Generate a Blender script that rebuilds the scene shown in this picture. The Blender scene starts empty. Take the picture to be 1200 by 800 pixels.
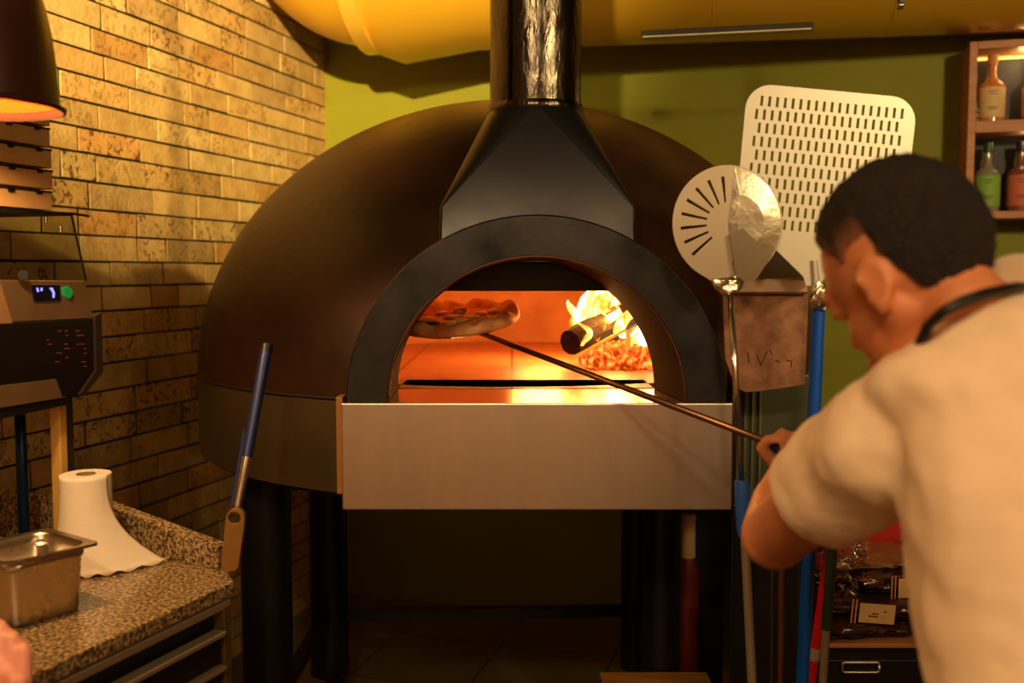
import bpy, bmesh, math, random
from mathutils import Vector, Matrix, Euler, noise
random.seed(7)
S = bpy.context.scene
COL = S.collection
PI = math.pi

# ------------------------------------------------------------------ camera
F = 1167.0
PITCH = math.atan(82.0 / F)
CAMZ = 1.48
cam_d = bpy.data.cameras.new('camera'); cam = bpy.data.objects.new('camera', cam_d); COL.objects.link(cam)
cam_d.sensor_width = 36; cam_d.lens = 36 * F / 1200
cam.location = (0, 0, CAMZ); cam.rotation_euler = (PI / 2 - PITCH, 0, 0)
cam_d.clip_start = 0.05
cam_d.dof.use_dof = True; cam_d.dof.focus_distance = 2.15; cam_d.dof.aperture_fstop = 2.8
S.camera = cam
# ------------------------------------------------------------------ world, exposure
w = bpy.data.worlds.new('world'); S.world = w; w.use_nodes = True
w.node_tree.nodes['Background'].inputs[0].default_value = (1.0, .62, .28, 1)
w.node_tree.nodes['Background'].inputs[1].default_value = .02
S.view_settings.view_transform = 'Standard'; S.view_settings.look = 'None'
S.view_settings.exposure = 0.0; S.view_settings.gamma = 1; S.view_settings.use_curve_mapping = False

# ------------------------------------------------------------------ lamps, some unseen and added as fill
def lamp(name, typ, loc, power, color, radius=.05, aim=None, angle=60, blend=.6, parent=None):
    d = bpy.data.lights.new(name, typ); d.energy = power; d.color = color
    if typ in ('POINT', 'SPOT'): d.shadow_soft_size = radius
    if typ == 'SPOT': d.spot_size = math.radians(angle); d.spot_blend = blend
    o = bpy.data.objects.new(name, d); COL.objects.link(o); o.location = loc
    if aim is not None:
        o.rotation_euler = (Vector(aim) - Vector(loc)).to_track_quat('-Z', 'Y').to_euler()
    if parent: o.parent = parent
    return o
WARM = (1.0, .66, .30)
lamp('spot_lamp', 'SPOT', (-.35, -1.0, 2.65), 2600, (1.0, .74, .30), .03, (-1.0, 3.9, 2.85), 42, 1.0)
lamp('spot_lamp', 'SPOT', (-.30, -.8, 2.65), 55, (1.0, .74, .38), .03, (-.4, 2.6, 1.3), 60, .9)
lamp('unseen_lamp', 'SPOT', (.2, -.9, 2.75), 110, (1.0, .62, .30), .12, (.7, 1.1, 1.2), 50, .8)
lamp('unseen_lamp', 'SPOT', (1.7, .2, 2.5), 185, (1.0, .78, .36), .12, (1.0, 4.0, 2.1), 80, .9)  # unseen lamp added to brighten the right of the green wall
lamp('unseen_lamp', 'SPOT', (.0, -.2, 2.7), 150, (1.0, .74, .46), .15, (-.1, -1.9, .7), 110, .6)  # unseen, added to brighten the front wall that the steel panel reflects
lamp('unseen_lamp', 'POINT', (1.7, -.8, 2.6), 42, (1.0, .70, .36), .15)  # unseen soft fill added from behind right, no fixture
lamp('unseen_lamp', 'POINT', (-.6, -.9, 2.7), 28, (1.0, .70, .36), .15)  # unseen soft fill added from behind left, no fixture

# ------------------------------------------------------------------ helpers
def P(px, py, d):
    """point seen at photograph pixel (px, py) whose world y is d"""
    Fw = Vector((0, math.cos(PITCH), -math.sin(PITCH))); U = Vector((0, math.sin(PITCH), math.cos(PITCH)))
    r = Fw * F + Vector((px - 600, 0, 0)) + U * (400 - py)
    r *= d / r.y
    return Vector((0, 0, CAMZ)) + r

def rgb(r, g, b):
    f = lambda c: ((c / 255 + .055) / 1.055) ** 2.4 if c > 10 else c / 255 / 12.92
    return (f(r), f(g), f(b))

def mat(name, col, rough=.6, metal=0, var=None, vscale=8, bump=0, bscale=60, spec=.5, emit=None, estr=0,
        trans=0, coat=0, stretch=None, rvar=0, alpha=1, ior=1.45, detail=4):
    m = bpy.data.materials.new(name); m.use_nodes = True
    n = m.node_tree.nodes; l = m.node_tree.links; b = n['Principled BSDF']
    b.inputs['Base Color'].default_value = (*col, 1); b.inputs['Roughness'].default_value = rough
    b.inputs['Metallic'].default_value = metal; b.inputs['Specular IOR Level'].default_value = spec
    b.inputs['Transmission Weight'].default_value = trans; b.inputs['Coat Weight'].default_value = coat
    b.inputs['IOR'].default_value = ior; b.inputs['Alpha'].default_value = alpha
    if emit: b.inputs['Emission Color'].default_value = (*emit, 1); b.inputs['Emission Strength'].default_value = estr
    tc = n.new('ShaderNodeTexCoord'); mp = n.new('ShaderNodeMapping'); l.new(tc.outputs['Object'], mp.inputs[0])
    if stretch: mp.inputs['Scale'].default_value = stretch
    if var or rvar:
        t = n.new('ShaderNodeTexNoise'); t.inputs['Scale'].default_value = vscale; t.inputs['Detail'].default_value = detail
        l.new(mp.outputs[0], t.inputs[0])
        if var:
            r = n.new('ShaderNodeValToRGB'); r.color_ramp.elements[0].position = .35; r.color_ramp.elements[1].position = .65
            r.color_ramp.elements[0].color = (*col, 1); r.color_ramp.elements[1].color = (*var, 1)
            l.new(t.outputs[0], r.inputs[0]); l.new(r.outputs[0], b.inputs['Base Color'])
        if rvar:
            q = n.new('ShaderNodeMapRange'); q.inputs[1].default_value = .3; q.inputs[2].default_value = .7
            q.inputs[3].default_value = rough - rvar; q.inputs[4].default_value = rough + rvar
            l.new(t.outputs[0], q.inputs[0]); l.new(q.outputs[0], b.inputs['Roughness'])
    if bump:
        t2 = n.new('ShaderNodeTexNoise'); t2.inputs['Scale'].default_value = bscale; t2.inputs['Detail'].default_value = 6
        l.new(mp.outputs[0], t2.inputs[0])
        bu = n.new('ShaderNodeBump'); bu.inputs['Strength'].default_value = bump; bu.inputs['Distance'].default_value = .01
        l.new(t2.outputs[0], bu.inputs['Height']); l.new(bu.outputs[0], b.inputs['Normal'])
    return m

def link(name, bm, m, parent=None, smooth=False, bevel=0):
    bmesh.ops.recalc_face_normals(bm, faces=bm.faces[:])
    me = bpy.data.meshes.new(name); bm.to_mesh(me); bm.free()
    o = bpy.data.objects.new(name, me); COL.objects.link(o)
    ms = m if isinstance(m, (list, tuple)) else [m]
    for q in ms: me.materials.append(q)
    if smooth:
        for p in me.polygons: p.use_smooth = True
        if smooth == 'auto':
            try: me.set_sharp_from_angle(angle=math.radians(35))
            except Exception: pass
    if bevel:
        b = o.modifiers.new('bevel', 'BEVEL'); b.width = bevel; b.segments = 2; b.limit_method = 'ANGLE'
    if parent is not None:
        o.parent = parent; o.matrix_parent_inverse = parent.matrix_world.inverted() if not isinstance(parent.data, bpy.types.Mesh) else Matrix()
        if not isinstance(parent.data, bpy.types.Mesh):
            # parents are Empties at their base; geometry was given in world coordinates
            o.matrix_parent_inverse = Matrix.Translation(parent.location).inverted() @ Matrix()
            o.matrix_parent_inverse = (Matrix.Translation(parent.location) @ parent.rotation_euler.to_matrix().to_4x4()).inverted()
    return o

def thing(name, label, cat, loc, group=None):
    o = bpy.data.objects.new(name, None); COL.objects.link(o); o.location = loc; o.empty_display_size = .1
    return tag(o, label, cat, group)
def tag(o, label, cat, group=None, kind=None):
    o['label'] = label; o['category'] = cat
    if group: o['group'] = group
    if kind: o['kind'] = kind
    return o
def struct(o): o['kind'] = 'structure'; return o

def box(bm, c, s, R=None, mi=0):
    """box centred c, full size s, R = 3x3 rotation"""
    c = Vector(c); vs = []
    for z in (-.5, .5):
        for x, y in ((-.5, -.5), (.5, -.5), (.5, .5), (-.5, .5)):
            v = Vector((x * s[0], y * s[1], z * s[2]))
            if R: v = R @ v
            vs.append(bm.verts.new(c + v))
    for f in ((0, 3, 2, 1), (4, 5, 6, 7), (0, 1, 5, 4), (1, 2, 6, 5), (2, 3, 7, 6), (3, 0, 4, 7)):
        fc = bm.faces.new([vs[i] for i in f]); fc.material_index = mi
    return vs
def boxm(*a, **k):
    bm = bmesh.new(); box(bm, *a, **k); return bm

def rings(bm, rs, cap=True, close=True, mi=0):
    """loft a list of rings (lists of Vectors)"""
    vr = [[bm.verts.new(v) for v in r] for r in rs]
    n = len(vr[0])
    for a, b in zip(vr, vr[1:]):
        for i in range(n if close else n - 1):
            j = (i + 1) % n
            try:
                f = bm.faces.new((a[i], a[j], b[j], b[i])); f.material_index = mi
            except ValueError: pass
    if cap and close:
        for r in (vr[0], vr[-1]):
            try:
                f = bm.faces.new(r); f.material_index = mi
            except ValueError: pass
    return vr

def tube(bm, pts, rad, n=16, cap=True, mi=0, flat=1.0, up=None):
    pts = [Vector(p) for p in pts]
    if not isinstance(rad, (list, tuple)): rad = [rad] * len(pts)
    t0 = (pts[1] - pts[0]).normalized()
    u = Vector(up) if up else (Vector((0, 0, 1)) if abs(t0.z) < .9 else Vector((1, 0, 0)))
    rs = []
    for i, p in enumerate(pts):
        a = pts[max(i - 1, 0)]; b = pts[min(i + 1, len(pts) - 1)]
        t = (b - a).normalized(); s = t.cross(u).normalized(); u = s.cross(t).normalized()
        rs.append([p + (s * math.cos(2 * PI * k / n) + u * math.sin(2 * PI * k / n) * flat) * rad[i] for k in range(n)])
    rings(bm, rs, cap, mi=mi)
def tubem(*a, **k):
    bm = bmesh.new(); tube(bm, *a, **k); return bm

def lathe(bm, prof, c=(0, 0, 0), n=48, a0=0, a1=2 * PI, mi=0, cap=False):
    c = Vector(c); full = abs(a1 - a0 - 2 * PI) < 1e-6
    m_ = n if full else n + 1
    rs = [[c + Vector((r * math.cos(a0 + (a1 - a0) * k / n), r * math.sin(a0 + (a1 - a0) * k / n), z)) for k in range(m_)] for r, z in prof]
    rings(bm, rs, cap, close=full, mi=mi)
def lathem(*a, **k):
    bm = bmesh.new(); lathe(bm, *a, **k); return bm

def rotm(rx=0, ry=0, rz=0): return Euler((rx, ry, rz)).to_matrix()

def flat_plate(name, outline, holes, thick, M4, m, parent=None, bev=0):
    """2-D outline with real holes, extruded; M4 places it in the world"""
    cu = bpy.data.curves.new(name, 'CURVE'); cu.dimensions = '2D'; cu.fill_mode = 'BOTH'; cu.extrude = thick / 2; cu.bevel_depth = bev
    for pts in [outline] + holes:
        s = cu.splines.new('POLY'); s.points.add(len(pts) - 1); s.use_cyclic_u = True
        for q, (x, y) in zip(s.points, pts): q.co = (x, y, 0, 1)
    o = bpy.data.objects.new(name, cu); COL.objects.link(o)
    dg = bpy.context.evaluated_depsgraph_get()
    me = bpy.data.meshes.new_from_object(o.evaluated_get(dg))
    bpy.data.objects.remove(o); bpy.data.curves.remove(cu)
    me.transform(M4); me.materials.clear(); me.materials.append(m)
    o = bpy.data.objects.new(name, me); COL.objects.link(o)
    if parent is not None:
        o.parent = parent; o.matrix_parent_inverse = Matrix.Translation(parent.location).inverted()
    return o

def bake(o):
    """apply the modifiers of o"""
    dg = bpy.context.evaluated_depsgraph_get()
    me = bpy.data.meshes.new_from_object(o.evaluated_get(dg)); o.modifiers.clear(); o.data = me
    return o

def rrect(w_, h_, r, n=6, cx=0, cy=0):
    out = []
    for qx, qy, a in ((1, 1, 0), (-1, 1, 90), (-1, -1, 180), (1, -1, 270)):
        for k in range(n + 1):
            t = math.radians(a + 90 * k / n)
            out.append((cx + qx * (w_ / 2 - r) + r * math.cos(t), cy + qy * (h_ / 2 - r) + r * math.sin(t)))
    return out

# room frame: K = far left corner, u along the green wall, v along the brick wall towards the camera
K = Vector((-.84, 4.52, 0)); YAW = math.atan(340 / F)
UD = Vector((math.cos(YAW), -math.sin(YAW), 0)); VD = Vector((-math.sin(YAW), -math.cos(YAW), 0))
RR = Matrix(((UD.x, -VD.x, 0), (UD.y, -VD.y, 0), (0, 0, 1)))      # local x = u, local y = -v
def W(u, v, z=0): return K + UD * u + VD * v + Vector((0, 0, z))
RU, RV, RH = 4.6, 6.2, 3.0

# ------------------------------------------------------------------ materials
M = {}
M['green'] = mat('green_paint', rgb(128, 126, 7), .65, var=rgb(121, 119, 6), vscale=2, bump=.05, bscale=90)
M['plaster'] = mat('warm_plaster', rgb(190, 155, 118), .8, bump=.1)
M['ceil'] = mat('dark_ceiling', rgb(70, 52, 35), .9, bump=.1)
M['dome'] = mat('brown_dome', rgb(44, 25, 13), .42, .25, var=rgb(66, 36, 19), vscale=4.5, bump=.12, bscale=30, rvar=.06)
M['skirt'] = mat('dark_skirt', rgb(86, 68, 38), .5, .3, var=rgb(62, 50, 30), vscale=4, bump=.05, rvar=.08)
M['blacksteel'] = mat('black_steel', rgb(76, 75, 78), .36, .85, var=rgb(38, 38, 40), vscale=7, bump=.04, bscale=25, rvar=.1)
M['hood'] = mat('hood_steel', rgb(58, 56, 57), .36, .85, var=rgb(50, 48, 50), vscale=5, bump=.03, bscale=12, rvar=.08)
M['steel'] = mat('brushed_steel', rgb(235, 220, 205), .34, 1, var=rgb(205, 190, 178), vscale=6, stretch=(1, 1, .25), bump=.09, bscale=6, rvar=.05)
M['chrome'] = mat('polished_steel', rgb(205, 195, 180), .18, 1, bump=.03, bscale=12, rvar=.05, vscale=20)
M['pan'] = mat('pan_steel', rgb(205, 190, 165), .30, 1, bump=.02, bscale=12, rvar=.05, vscale=20)
M['flue'] = mat('flue_steel', rgb(80, 72, 62), .22, 1, bump=.22, bscale=70, stretch=(1, 1, .3), rvar=.12, vscale=60)
M['alu'] = mat('aluminium', rgb(190, 182, 168), .5, .55, bump=.02, bscale=40)
M['black'] = mat('black_plastic', rgb(16, 14, 12), .42)
M['blackp'] = mat('black_paint', rgb(20, 17, 14), .38, bump=.05, bscale=20)
M['blue'] = mat('blue_grip', rgb(10, 82, 190), .35)
M['dblue'] = mat('dark_blue_tube', rgb(36, 46, 92), .3, .3)
M['red'] = mat('red_tube', rgb(200, 18, 20), .4)
M['wood'] = mat('shelf_wood', rgb(190, 125, 75), .5, var=rgb(168, 104, 60), vscale=6, stretch=(1, 1, 8), bump=.05)
M['crate'] = mat('pine_wood', rgb(205, 140, 66), .6, var=rgb(170, 108, 45), vscale=6, stretch=(1, 8, 8), bump=.05)
M['paper'] = mat('white_paper', rgb(240, 226, 205), .85, bump=.12, bscale=55)
M['card'] = mat('cardboard', rgb(205, 164, 104), .75, var=rgb(195, 154, 94), vscale=6, bump=.04)
M['gold'] = mat('gold_duct', rgb(210, 160, 42), .30, .35, coat=.3, bump=.04, bscale=5)
M['fire_brick'] = mat('refractory', rgb(215, 155, 100), .8, var=rgb(190, 130, 82), vscale=7, bump=.25, bscale=18)
M['foil'] = mat('foil', rgb(225, 215, 195), .2, 1, bump=.5, bscale=55)
M['skin'] = mat('skin', rgb(205, 130, 85), .5, var=rgb(195, 118, 76), vscale=14, bump=.05, bscale=120)
M['shirt'] = mat('shirt_cloth', rgb(242, 214, 182), .9, bump=.1, bscale=200)
M['tin'] = mat('speckled_sheet', rgb(150, 105, 78), .6, .35, var=rgb(124, 84, 60), vscale=38, bump=.15, bscale=60)

def glassm(name, col, rough=.02, mixc=.0):
    m = bpy.data.materials.new(name); m.use_nodes = True; n = m.node_tree.nodes; l = m.node_tree.links
    n.remove(n['Principled BSDF']); out = n['Material Output']
    t = n.new('ShaderNodeBsdfTransparent'); t.inputs[0].default_value = (*col, 1)
    g = n.new('ShaderNodeBsdfGlossy'); g.inputs['Roughness'].default_value = rough
    mx = n.new('ShaderNodeMixShader'); mx.inputs[0].default_value = .06; l.new(t.outputs[0], mx.inputs[1]); l.new(g.outputs[0], mx.inputs[2])
    l.new(mx.outputs[0], out.inputs[0]); return m
M['pane'] = glassm('pane_glass', (.80, .82, .72))
M['bottle_glass'] = glassm('bottle_glass', (.85, .80, .62), .05)

def granite():
    m = bpy.data.materials.new('granite'); m.use_nodes = True; n = m.node_tree.nodes; l = m.node_tree.links; b = n['Principled BSDF']
    tc = n.new('ShaderNodeTexCoord'); v = n.new('ShaderNodeTexVoronoi'); v.inputs['Scale'].default_value = 220; v.feature = 'F1'
    nz = n.new('ShaderNodeTexNoise'); nz.inputs['Scale'].default_value = 150; nz.inputs['Detail'].default_value = 5
    l.new(tc.outputs['Object'], v.inputs[0]); l.new(tc.outputs['Object'], nz.inputs[0])
    r = n.new('ShaderNodeValToRGB'); e = r.color_ramp.elements
    e[0].position = .40; e[0].color = (*rgb(80, 64, 44), 1); e[1].position = .62; e[1].color = (*rgb(210, 176, 125), 1)
    x = e.new(.49); x.color = (*rgb(150, 122, 84), 1); l.new(nz.outputs[0], r.inputs[0])
    mx = n.new('ShaderNodeMixRGB'); mx.blend_type = 'MULTIPLY'; mx.inputs[0].default_value = .45
    l.new(r.outputs[0], mx.inputs[1]); 
    hs = n.new('ShaderNodeHueSaturation'); hs.inputs['Saturation'].default_value = 1.0; bw = n.new('ShaderNodeRGBToBW'); l.new(v.outputs['Color'], bw.inputs[0]); l.new(bw.outputs[0], mx.inputs[2]); l.new(mx.outputs[0], hs.inputs['Color'])
    l.new(hs.outputs[0], b.inputs['Base Color'])
    b.inputs['Roughness'].default_value = .22
    return m
M['granite'] = granite()

def tiles(name, c1, c2, grout, size, rough=.4, gap=.004):
    m = bpy.data.materials.new(name); m.use_nodes = True; n = m.node_tree.nodes; l = m.node_tree.links; b = n['Principled BSDF']
    tc = n.new('ShaderNodeTexCoord'); br = n.new('ShaderNodeTexBrick'); br.offset = 0
    br.inputs['Color1'].default_value = (*c1, 1); br.inputs['Color2'].default_value = (*c2, 1); br.inputs['Mortar'].default_value = (*grout, 1)
    br.inputs['Scale'].default_value = 1; br.inputs['Brick Width'].default_value = size; br.inputs['Row Height'].default_value = size
    br.inputs['Mortar Size'].default_value = gap; l.new(tc.outputs['Object'], br.inputs[0])
    nz = n.new('ShaderNodeTexNoise'); nz.inputs['Scale'].default_value = 9; l.new(tc.outputs['Object'], nz.inputs[0])
    mx = n.new('ShaderNodeMixRGB'); mx.blend_type = 'MULTIPLY'; mx.inputs[0].default_value = .35
    l.new(br.outputs['Color'], mx.inputs[1]); l.new(nz.outputs['Color'], mx.inputs[2]); l.new(mx.outputs[0], b.inputs['Base Color'])
    b.inputs['Roughness'].default_value = rough
    return m
M['floor'] = tiles('floor_tiles', rgb(122, 98, 70), rgb(108, 88, 62), rgb(34, 26, 18), .45, .35)
M['hearth'] = tiles('hearth_tiles', rgb(210, 140, 90), rgb(190, 120, 78), rgb(90, 45, 20), .30, .45, .003)

def brickm():
    m = bpy.data.materials.new('old_brick'); m.use_nodes = True; n = m.node_tree.nodes; l = m.node_tree.links; b = n['Principled BSDF']
    at = n.new('ShaderNodeAttribute'); at.attribute_name = 'tone'
    tc = n.new('ShaderNodeTexCoord'); nz = n.new('ShaderNodeTexNoise'); nz.inputs['Scale'].default_value = 14; nz.inputs['Detail'].default_value = 8
    l.new(tc.outputs['Object'], nz.inputs[0])
    r = n.new('ShaderNodeValToRGB'); r.color_ramp.elements[0].position = .3; r.color_ramp.elements[1].position = .6
    r.color_ramp.elements[0].color = (.62, .58, .52, 1); r.color_ramp.elements[1].color = (1, 1, 1, 1); l.new(nz.outputs[0], r.inputs[0])
    mx = n.new('ShaderNodeMixRGB'); mx.blend_type = 'MULTIPLY'; mx.inputs[0].default_value = .7
    l.new(at.outputs['Color'], mx.inputs[1]); l.new(r.outputs[0], mx.inputs[2])
    # pits and cracks
    n2 = n.new('ShaderNodeTexNoise'); n2.inputs['Scale'].default_value = 42; n2.inputs['Detail'].default_value = 7; n2.inputs['Distortion'].default_value = 1.2
    l.new(tc.outputs['Object'], n2.inputs[0])
    r2 = n.new('ShaderNodeValToRGB'); r2.color_ramp.elements[0].position = .30; r2.color_ramp.elements[1].position = .37
    r2.color_ramp.elements[0].color = (.22, .15, .08, 1); r2.color_ramp.elements[1].color = (1, 1, 1, 1); l.new(n2.outputs[0], r2.inputs[0])
    m2 = n.new('ShaderNodeMixRGB'); m2.blend_type = 'MULTIPLY'; m2.inputs[0].default_value = .75
    l.new(at.outputs['Alpha'], m2.inputs[0])
    r2.color_ramp.elements[0].position = .38; r2.color_ramp.elements[1].position = .46
    l.new(mx.outputs[0], m2.inputs[1]); l.new(r2.outputs[0], m2.inputs[2]); l.new(m2.outputs[0], b.inputs['Base Color'])
    b.inputs['Roughness'].default_value = .85; b.inputs['Specular IOR Level'].default_value = .2
    bu = n.new('ShaderNodeBump'); bu.inputs['Strength'].default_value = .5; bu.inputs['Distance'].default_value = .008
    l.new(n2.outputs[0], bu.inputs['Height']); l.new(bu.outputs[0], b.inputs['Normal'])
    return m
M['brick'] = brickm(); M['mortar'] = mat('dark_mortar', rgb(34, 26, 18), .95, bump=.3)

def firem(name, lo=.40, hi=.62, strength=14, scale=9):
    """flame: white and yellow core breaking up into clear gaps"""
    m = bpy.data.materials.new(name); m.use_nodes = True; n = m.node_tree.nodes; l = m.node_tree.links
    n.remove(n['Principled BSDF']); out = n['Material Output']
    tc = n.new('ShaderNodeTexCoord'); mp = n.new('ShaderNodeMapping'); mp.inputs['Scale'].default_value = (1.2, 1.2, .55); mp.inputs['Rotation'].default_value = (0, .5, 0)
    nz = n.new('ShaderNodeTexNoise'); nz.inputs['Scale'].default_value = scale; nz.inputs['Detail'].default_value = 3; nz.inputs['Distortion'].default_value = 1.5
    l.new(tc.outputs['Object'], mp.inputs[0]); l.new(mp.outputs[0], nz.inputs[0])
    r = n.new('ShaderNodeValToRGB'); e = r.color_ramp.elements
    e[0].position = lo; e[0].color = (1, .16, .01, 1); e[1].position = hi; e[1].color = (1, .75, .30, 1)
    x = e.new((lo + hi) / 2); x.color = (1, .42, .05, 1); l.new(nz.outputs[0], r.inputs[0])
    em = n.new('ShaderNodeEmission'); l.new(r.outputs[0], em.inputs[0])
    st = n.new('ShaderNodeMapRange'); st.inputs[1].default_value = lo; st.inputs[2].default_value = hi; st.inputs[3].default_value = 1.0; st.inputs[4].default_value = strength
    l.new(nz.outputs[0], st.inputs[0]); l.new(st.outputs[0], em.inputs[1])
    tr = n.new('ShaderNodeBsdfTransparent'); mx = n.new('ShaderNodeMixShader')
    al = n.new('ShaderNodeMapRange'); al.inputs[1].default_value = lo - .04; al.inputs[2].default_value = lo + .06
    l.new(nz.outputs[0], al.inputs[0]); l.new(al.outputs[0], mx.inputs[0]); l.new(tr.outputs[0], mx.inputs[1]); l.new(em.outputs[0], mx.inputs[2])
    l.new(mx.outputs[0], out.inputs[0]); return m
M['flame'] = firem('flame')
def emberm():
    m = mat('ember', rgb(120, 60, 30), .9); n = m.node_tree.nodes; l = m.node_tree.links; b = n['Principled BSDF']
    tc = n.new('ShaderNodeTexCoord'); nz = n.new('ShaderNodeTexNoise'); nz.inputs['Scale'].default_value = 45; nz.inputs['Detail'].default_value = 3
    l.new(tc.outputs['Object'], nz.inputs[0])
    r = n.new('ShaderNodeValToRGB'); e = r.color_ramp.elements
    e[0].position = .42; e[0].color = (.25, .02, 0, 1); e[1].position = .66; e[1].color = (1, .45, .08, 1); x = e.new(.54); x.color = (.9, .12, .01, 1)
    l.new(nz.outputs[0], r.inputs[0]); l.new(r.outputs[0], b.inputs['Emission Color']); b.inputs['Emission Strength'].default_value = 1.4
    return m
M['ember'] = emberm()
M['log'] = mat('charred_log', rgb(44, 20, 10), .85, var=rgb(16, 8, 6), vscale=14, stretch=(1, 4, 4), bump=.4, bscale=25)

# ------------------------------------------------------------------ the room
def slab(name, c, s, m):
    o = link(name, boxm((0, 0, 0), s), m); o.location = c; o.rotation_euler = (0, 0, -YAW); return struct(o)
slab('floor', W(RU / 2, RV / 2, -.05), (RU + .4, RV + .4, .1), M['floor'])
slab('ceiling', W(RU / 2, RV / 2, RH + .05), (RU + .4, RV + .4, .1), M['ceil'])
slab('wall_back', W(RU / 2, -.06, RH / 2), (RU, .12, RH), M['green'])
slab('wall_right', W(RU + .06, RV / 2, RH / 2), (.12, RV, RH), M['plaster'])
slab('wall_front', W(RU / 2, RV + .06, RH / 2), (RU, .12, RH), M['plaster'])

def brick_wall():
    bm = bmesh.new()
    lay = bm.loops.layers.float_color.new('tone')
    tones = [rgb(222, 186, 128)] * 5 + [rgb(216, 178, 118)] * 5 + [rgb(210, 170, 110)] * 4 + [rgb(204, 168, 114)] * 2 + \
            [rgb(212, 162, 100)] * 2 + [rgb(198, 164, 114)] * 2 + [rgb(226, 193, 136)] * 3
    def addbox(u0, u1, z0, z1, v0, v1, tone, rough):
        vs = box(bm, (0, 0, 0), (1, 1, 1))
        fs = set(f for v in vs for f in v.link_faces); chip = random.choice((.9, .8, .5, .1, .05, .3, .05))
        for i, v in enumerate(vs):
            x = u1 if v.co.x > 0 else u0; y = v1 if v.co.y > 0 else v0; z = z1 if v.co.z > 0 else z0
            j = rough
            v.co = W(x + (random.uniform(-j, j) if x > 0 else 0), y + random.uniform(-j, j) * 1.0, max(0.001, z + random.uniform(-j, j)))
        for f in fs:
            for lp in f.loops: lp[lay] = (*tone, chip)
    zc, row = 0.0, 0
    while zc < RH - .02:
        h = random.uniform(.074, .084); vc = -random.uniform(.02, .2)
        while vc < RV:
            L = random.choice((.25, .27, .27, .29, .31, .24, .15))
            t = Vector(random.choice(tones)) * random.uniform(.84, 1.08); t.y *= .96; t.z *= .80
            addbox(-.02, random.uniform(.0025, .0065), zc + .003, min(zc + h - .0045, RH), max(vc + .004, 0.0), min(vc + L - .005, RV), t, .0014)
            vc += L
        zc += h; row += 1
    n0 = len(bm.faces)
    vs = box(bm, (0, 0, 0), (1, 1, 1), mi=1)
    for v in vs:
        v.co = W(-.14 if v.co.x < 0 else .0005, RV if v.co.y > 0 else -.12, RH if v.co.z > 0 else 0)
    o = link('wall_left', bm, [M['brick'], M['mortar']], bevel=.0015)
    return struct(o)
brick_wall()

# ------------------------------------------------------------------ the pizza oven
OC = Vector((-.007, 3.0, 0)); R0, ZS, HB = .90, 1.20, .775
HZ = 1.216                       # hearth level
MX, MY = P(629, 472, 2.0).x, 2.0  # middle of the mouth
oven = thing('pizza_oven', 'large brown domed wood-fired pizza oven with steel arch and chimney', 'oven', OC)

bm = bmesh.new()
prof = [(R0, ZS + .0)]
for k in range(1, 49):
    a = PI / 2 * k / 48; prof.append((max(R0 * math.cos(a), .002), ZS + HB * math.sin(a)))
lathe(bm, prof, OC, 192)
kill = [f for f in bm.faces if (lambda c: c.y < 2.75 and (c.z < HZ or True) and math.hypot(c.x - MX, max(c.z - HZ, 0)) < .345)(f.calc_center_median())]
bmesh.ops.delete(bm, geom=kill, context='FACES')
link('dome_shell', bm, M['dome'], oven, smooth=True)
bm = bmesh.new(); lathe(bm, [(R0 - .006, ZS), (R0 + .001, ZS - .004), (R0 - .001, .99), (R0 - .02, .978), (.3, .978), (.01, .978)], OC, 128)
kill = [f for f in bm.faces if (lambda c: c.y < 2.6 and abs(c.x - MX) < .30 and c.z > ZS - .02 )(f.calc_center_median())]
link('dome_skirt', bm, M['skirt'], oven, smooth='auto')
link('seam_band', lathem([(R0 + .002, ZS - .004), (R0 + .005, ZS), (R0 + .002, ZS + .004)], OC, 128), M['blackp'], oven)

# inner chamber
bm = bmesh.new(); pr = []
for k in range(0, 25):
    a = PI / 2 * k / 24; pr.append((max(.74 * math.cos(a) ** .72, .002), HZ - .01 + .46 * math.sin(a) ** .72))
lathe(bm, pr, (OC.x, OC.y, 0), 96)
kill = [f for f in bm.faces if (lambda c: c.y < 2.6 and math.hypot(c.x - MX + .01, max(c.z - HZ, 0)) < .335)(f.calc_center_median())]
bmesh.ops.delete(bm, geom=kill, context='FACES')
link('inner_chamber', bm, M['fire_brick'], oven, smooth=True)
bm = bmesh.new(); lathe(bm, [(.73, HZ - .04), (.73, HZ), (.001, HZ)], (OC.x, OC.y, 0), 96)
link('hearth_floor', bm, M['hearth'], oven)
# throat floor between ledge and hearth
IX = MX - .018; IY = 2.24
link('throat_floor', boxm((IX, 2.34, HZ - .02), (.58, .17, .04)), M['hearth'], oven)
link('ledge_gap', boxm((IX, 2.245, HZ - .022), (.60, .02, .04)), M['blackp'], oven)
link('ledge', boxm((MX, 2.12, HZ - .011), (.62, .235, .02)), mat('ledge_steel', rgb(200, 150, 110), .22, .9, bump=.04, bscale=9), oven)

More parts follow.
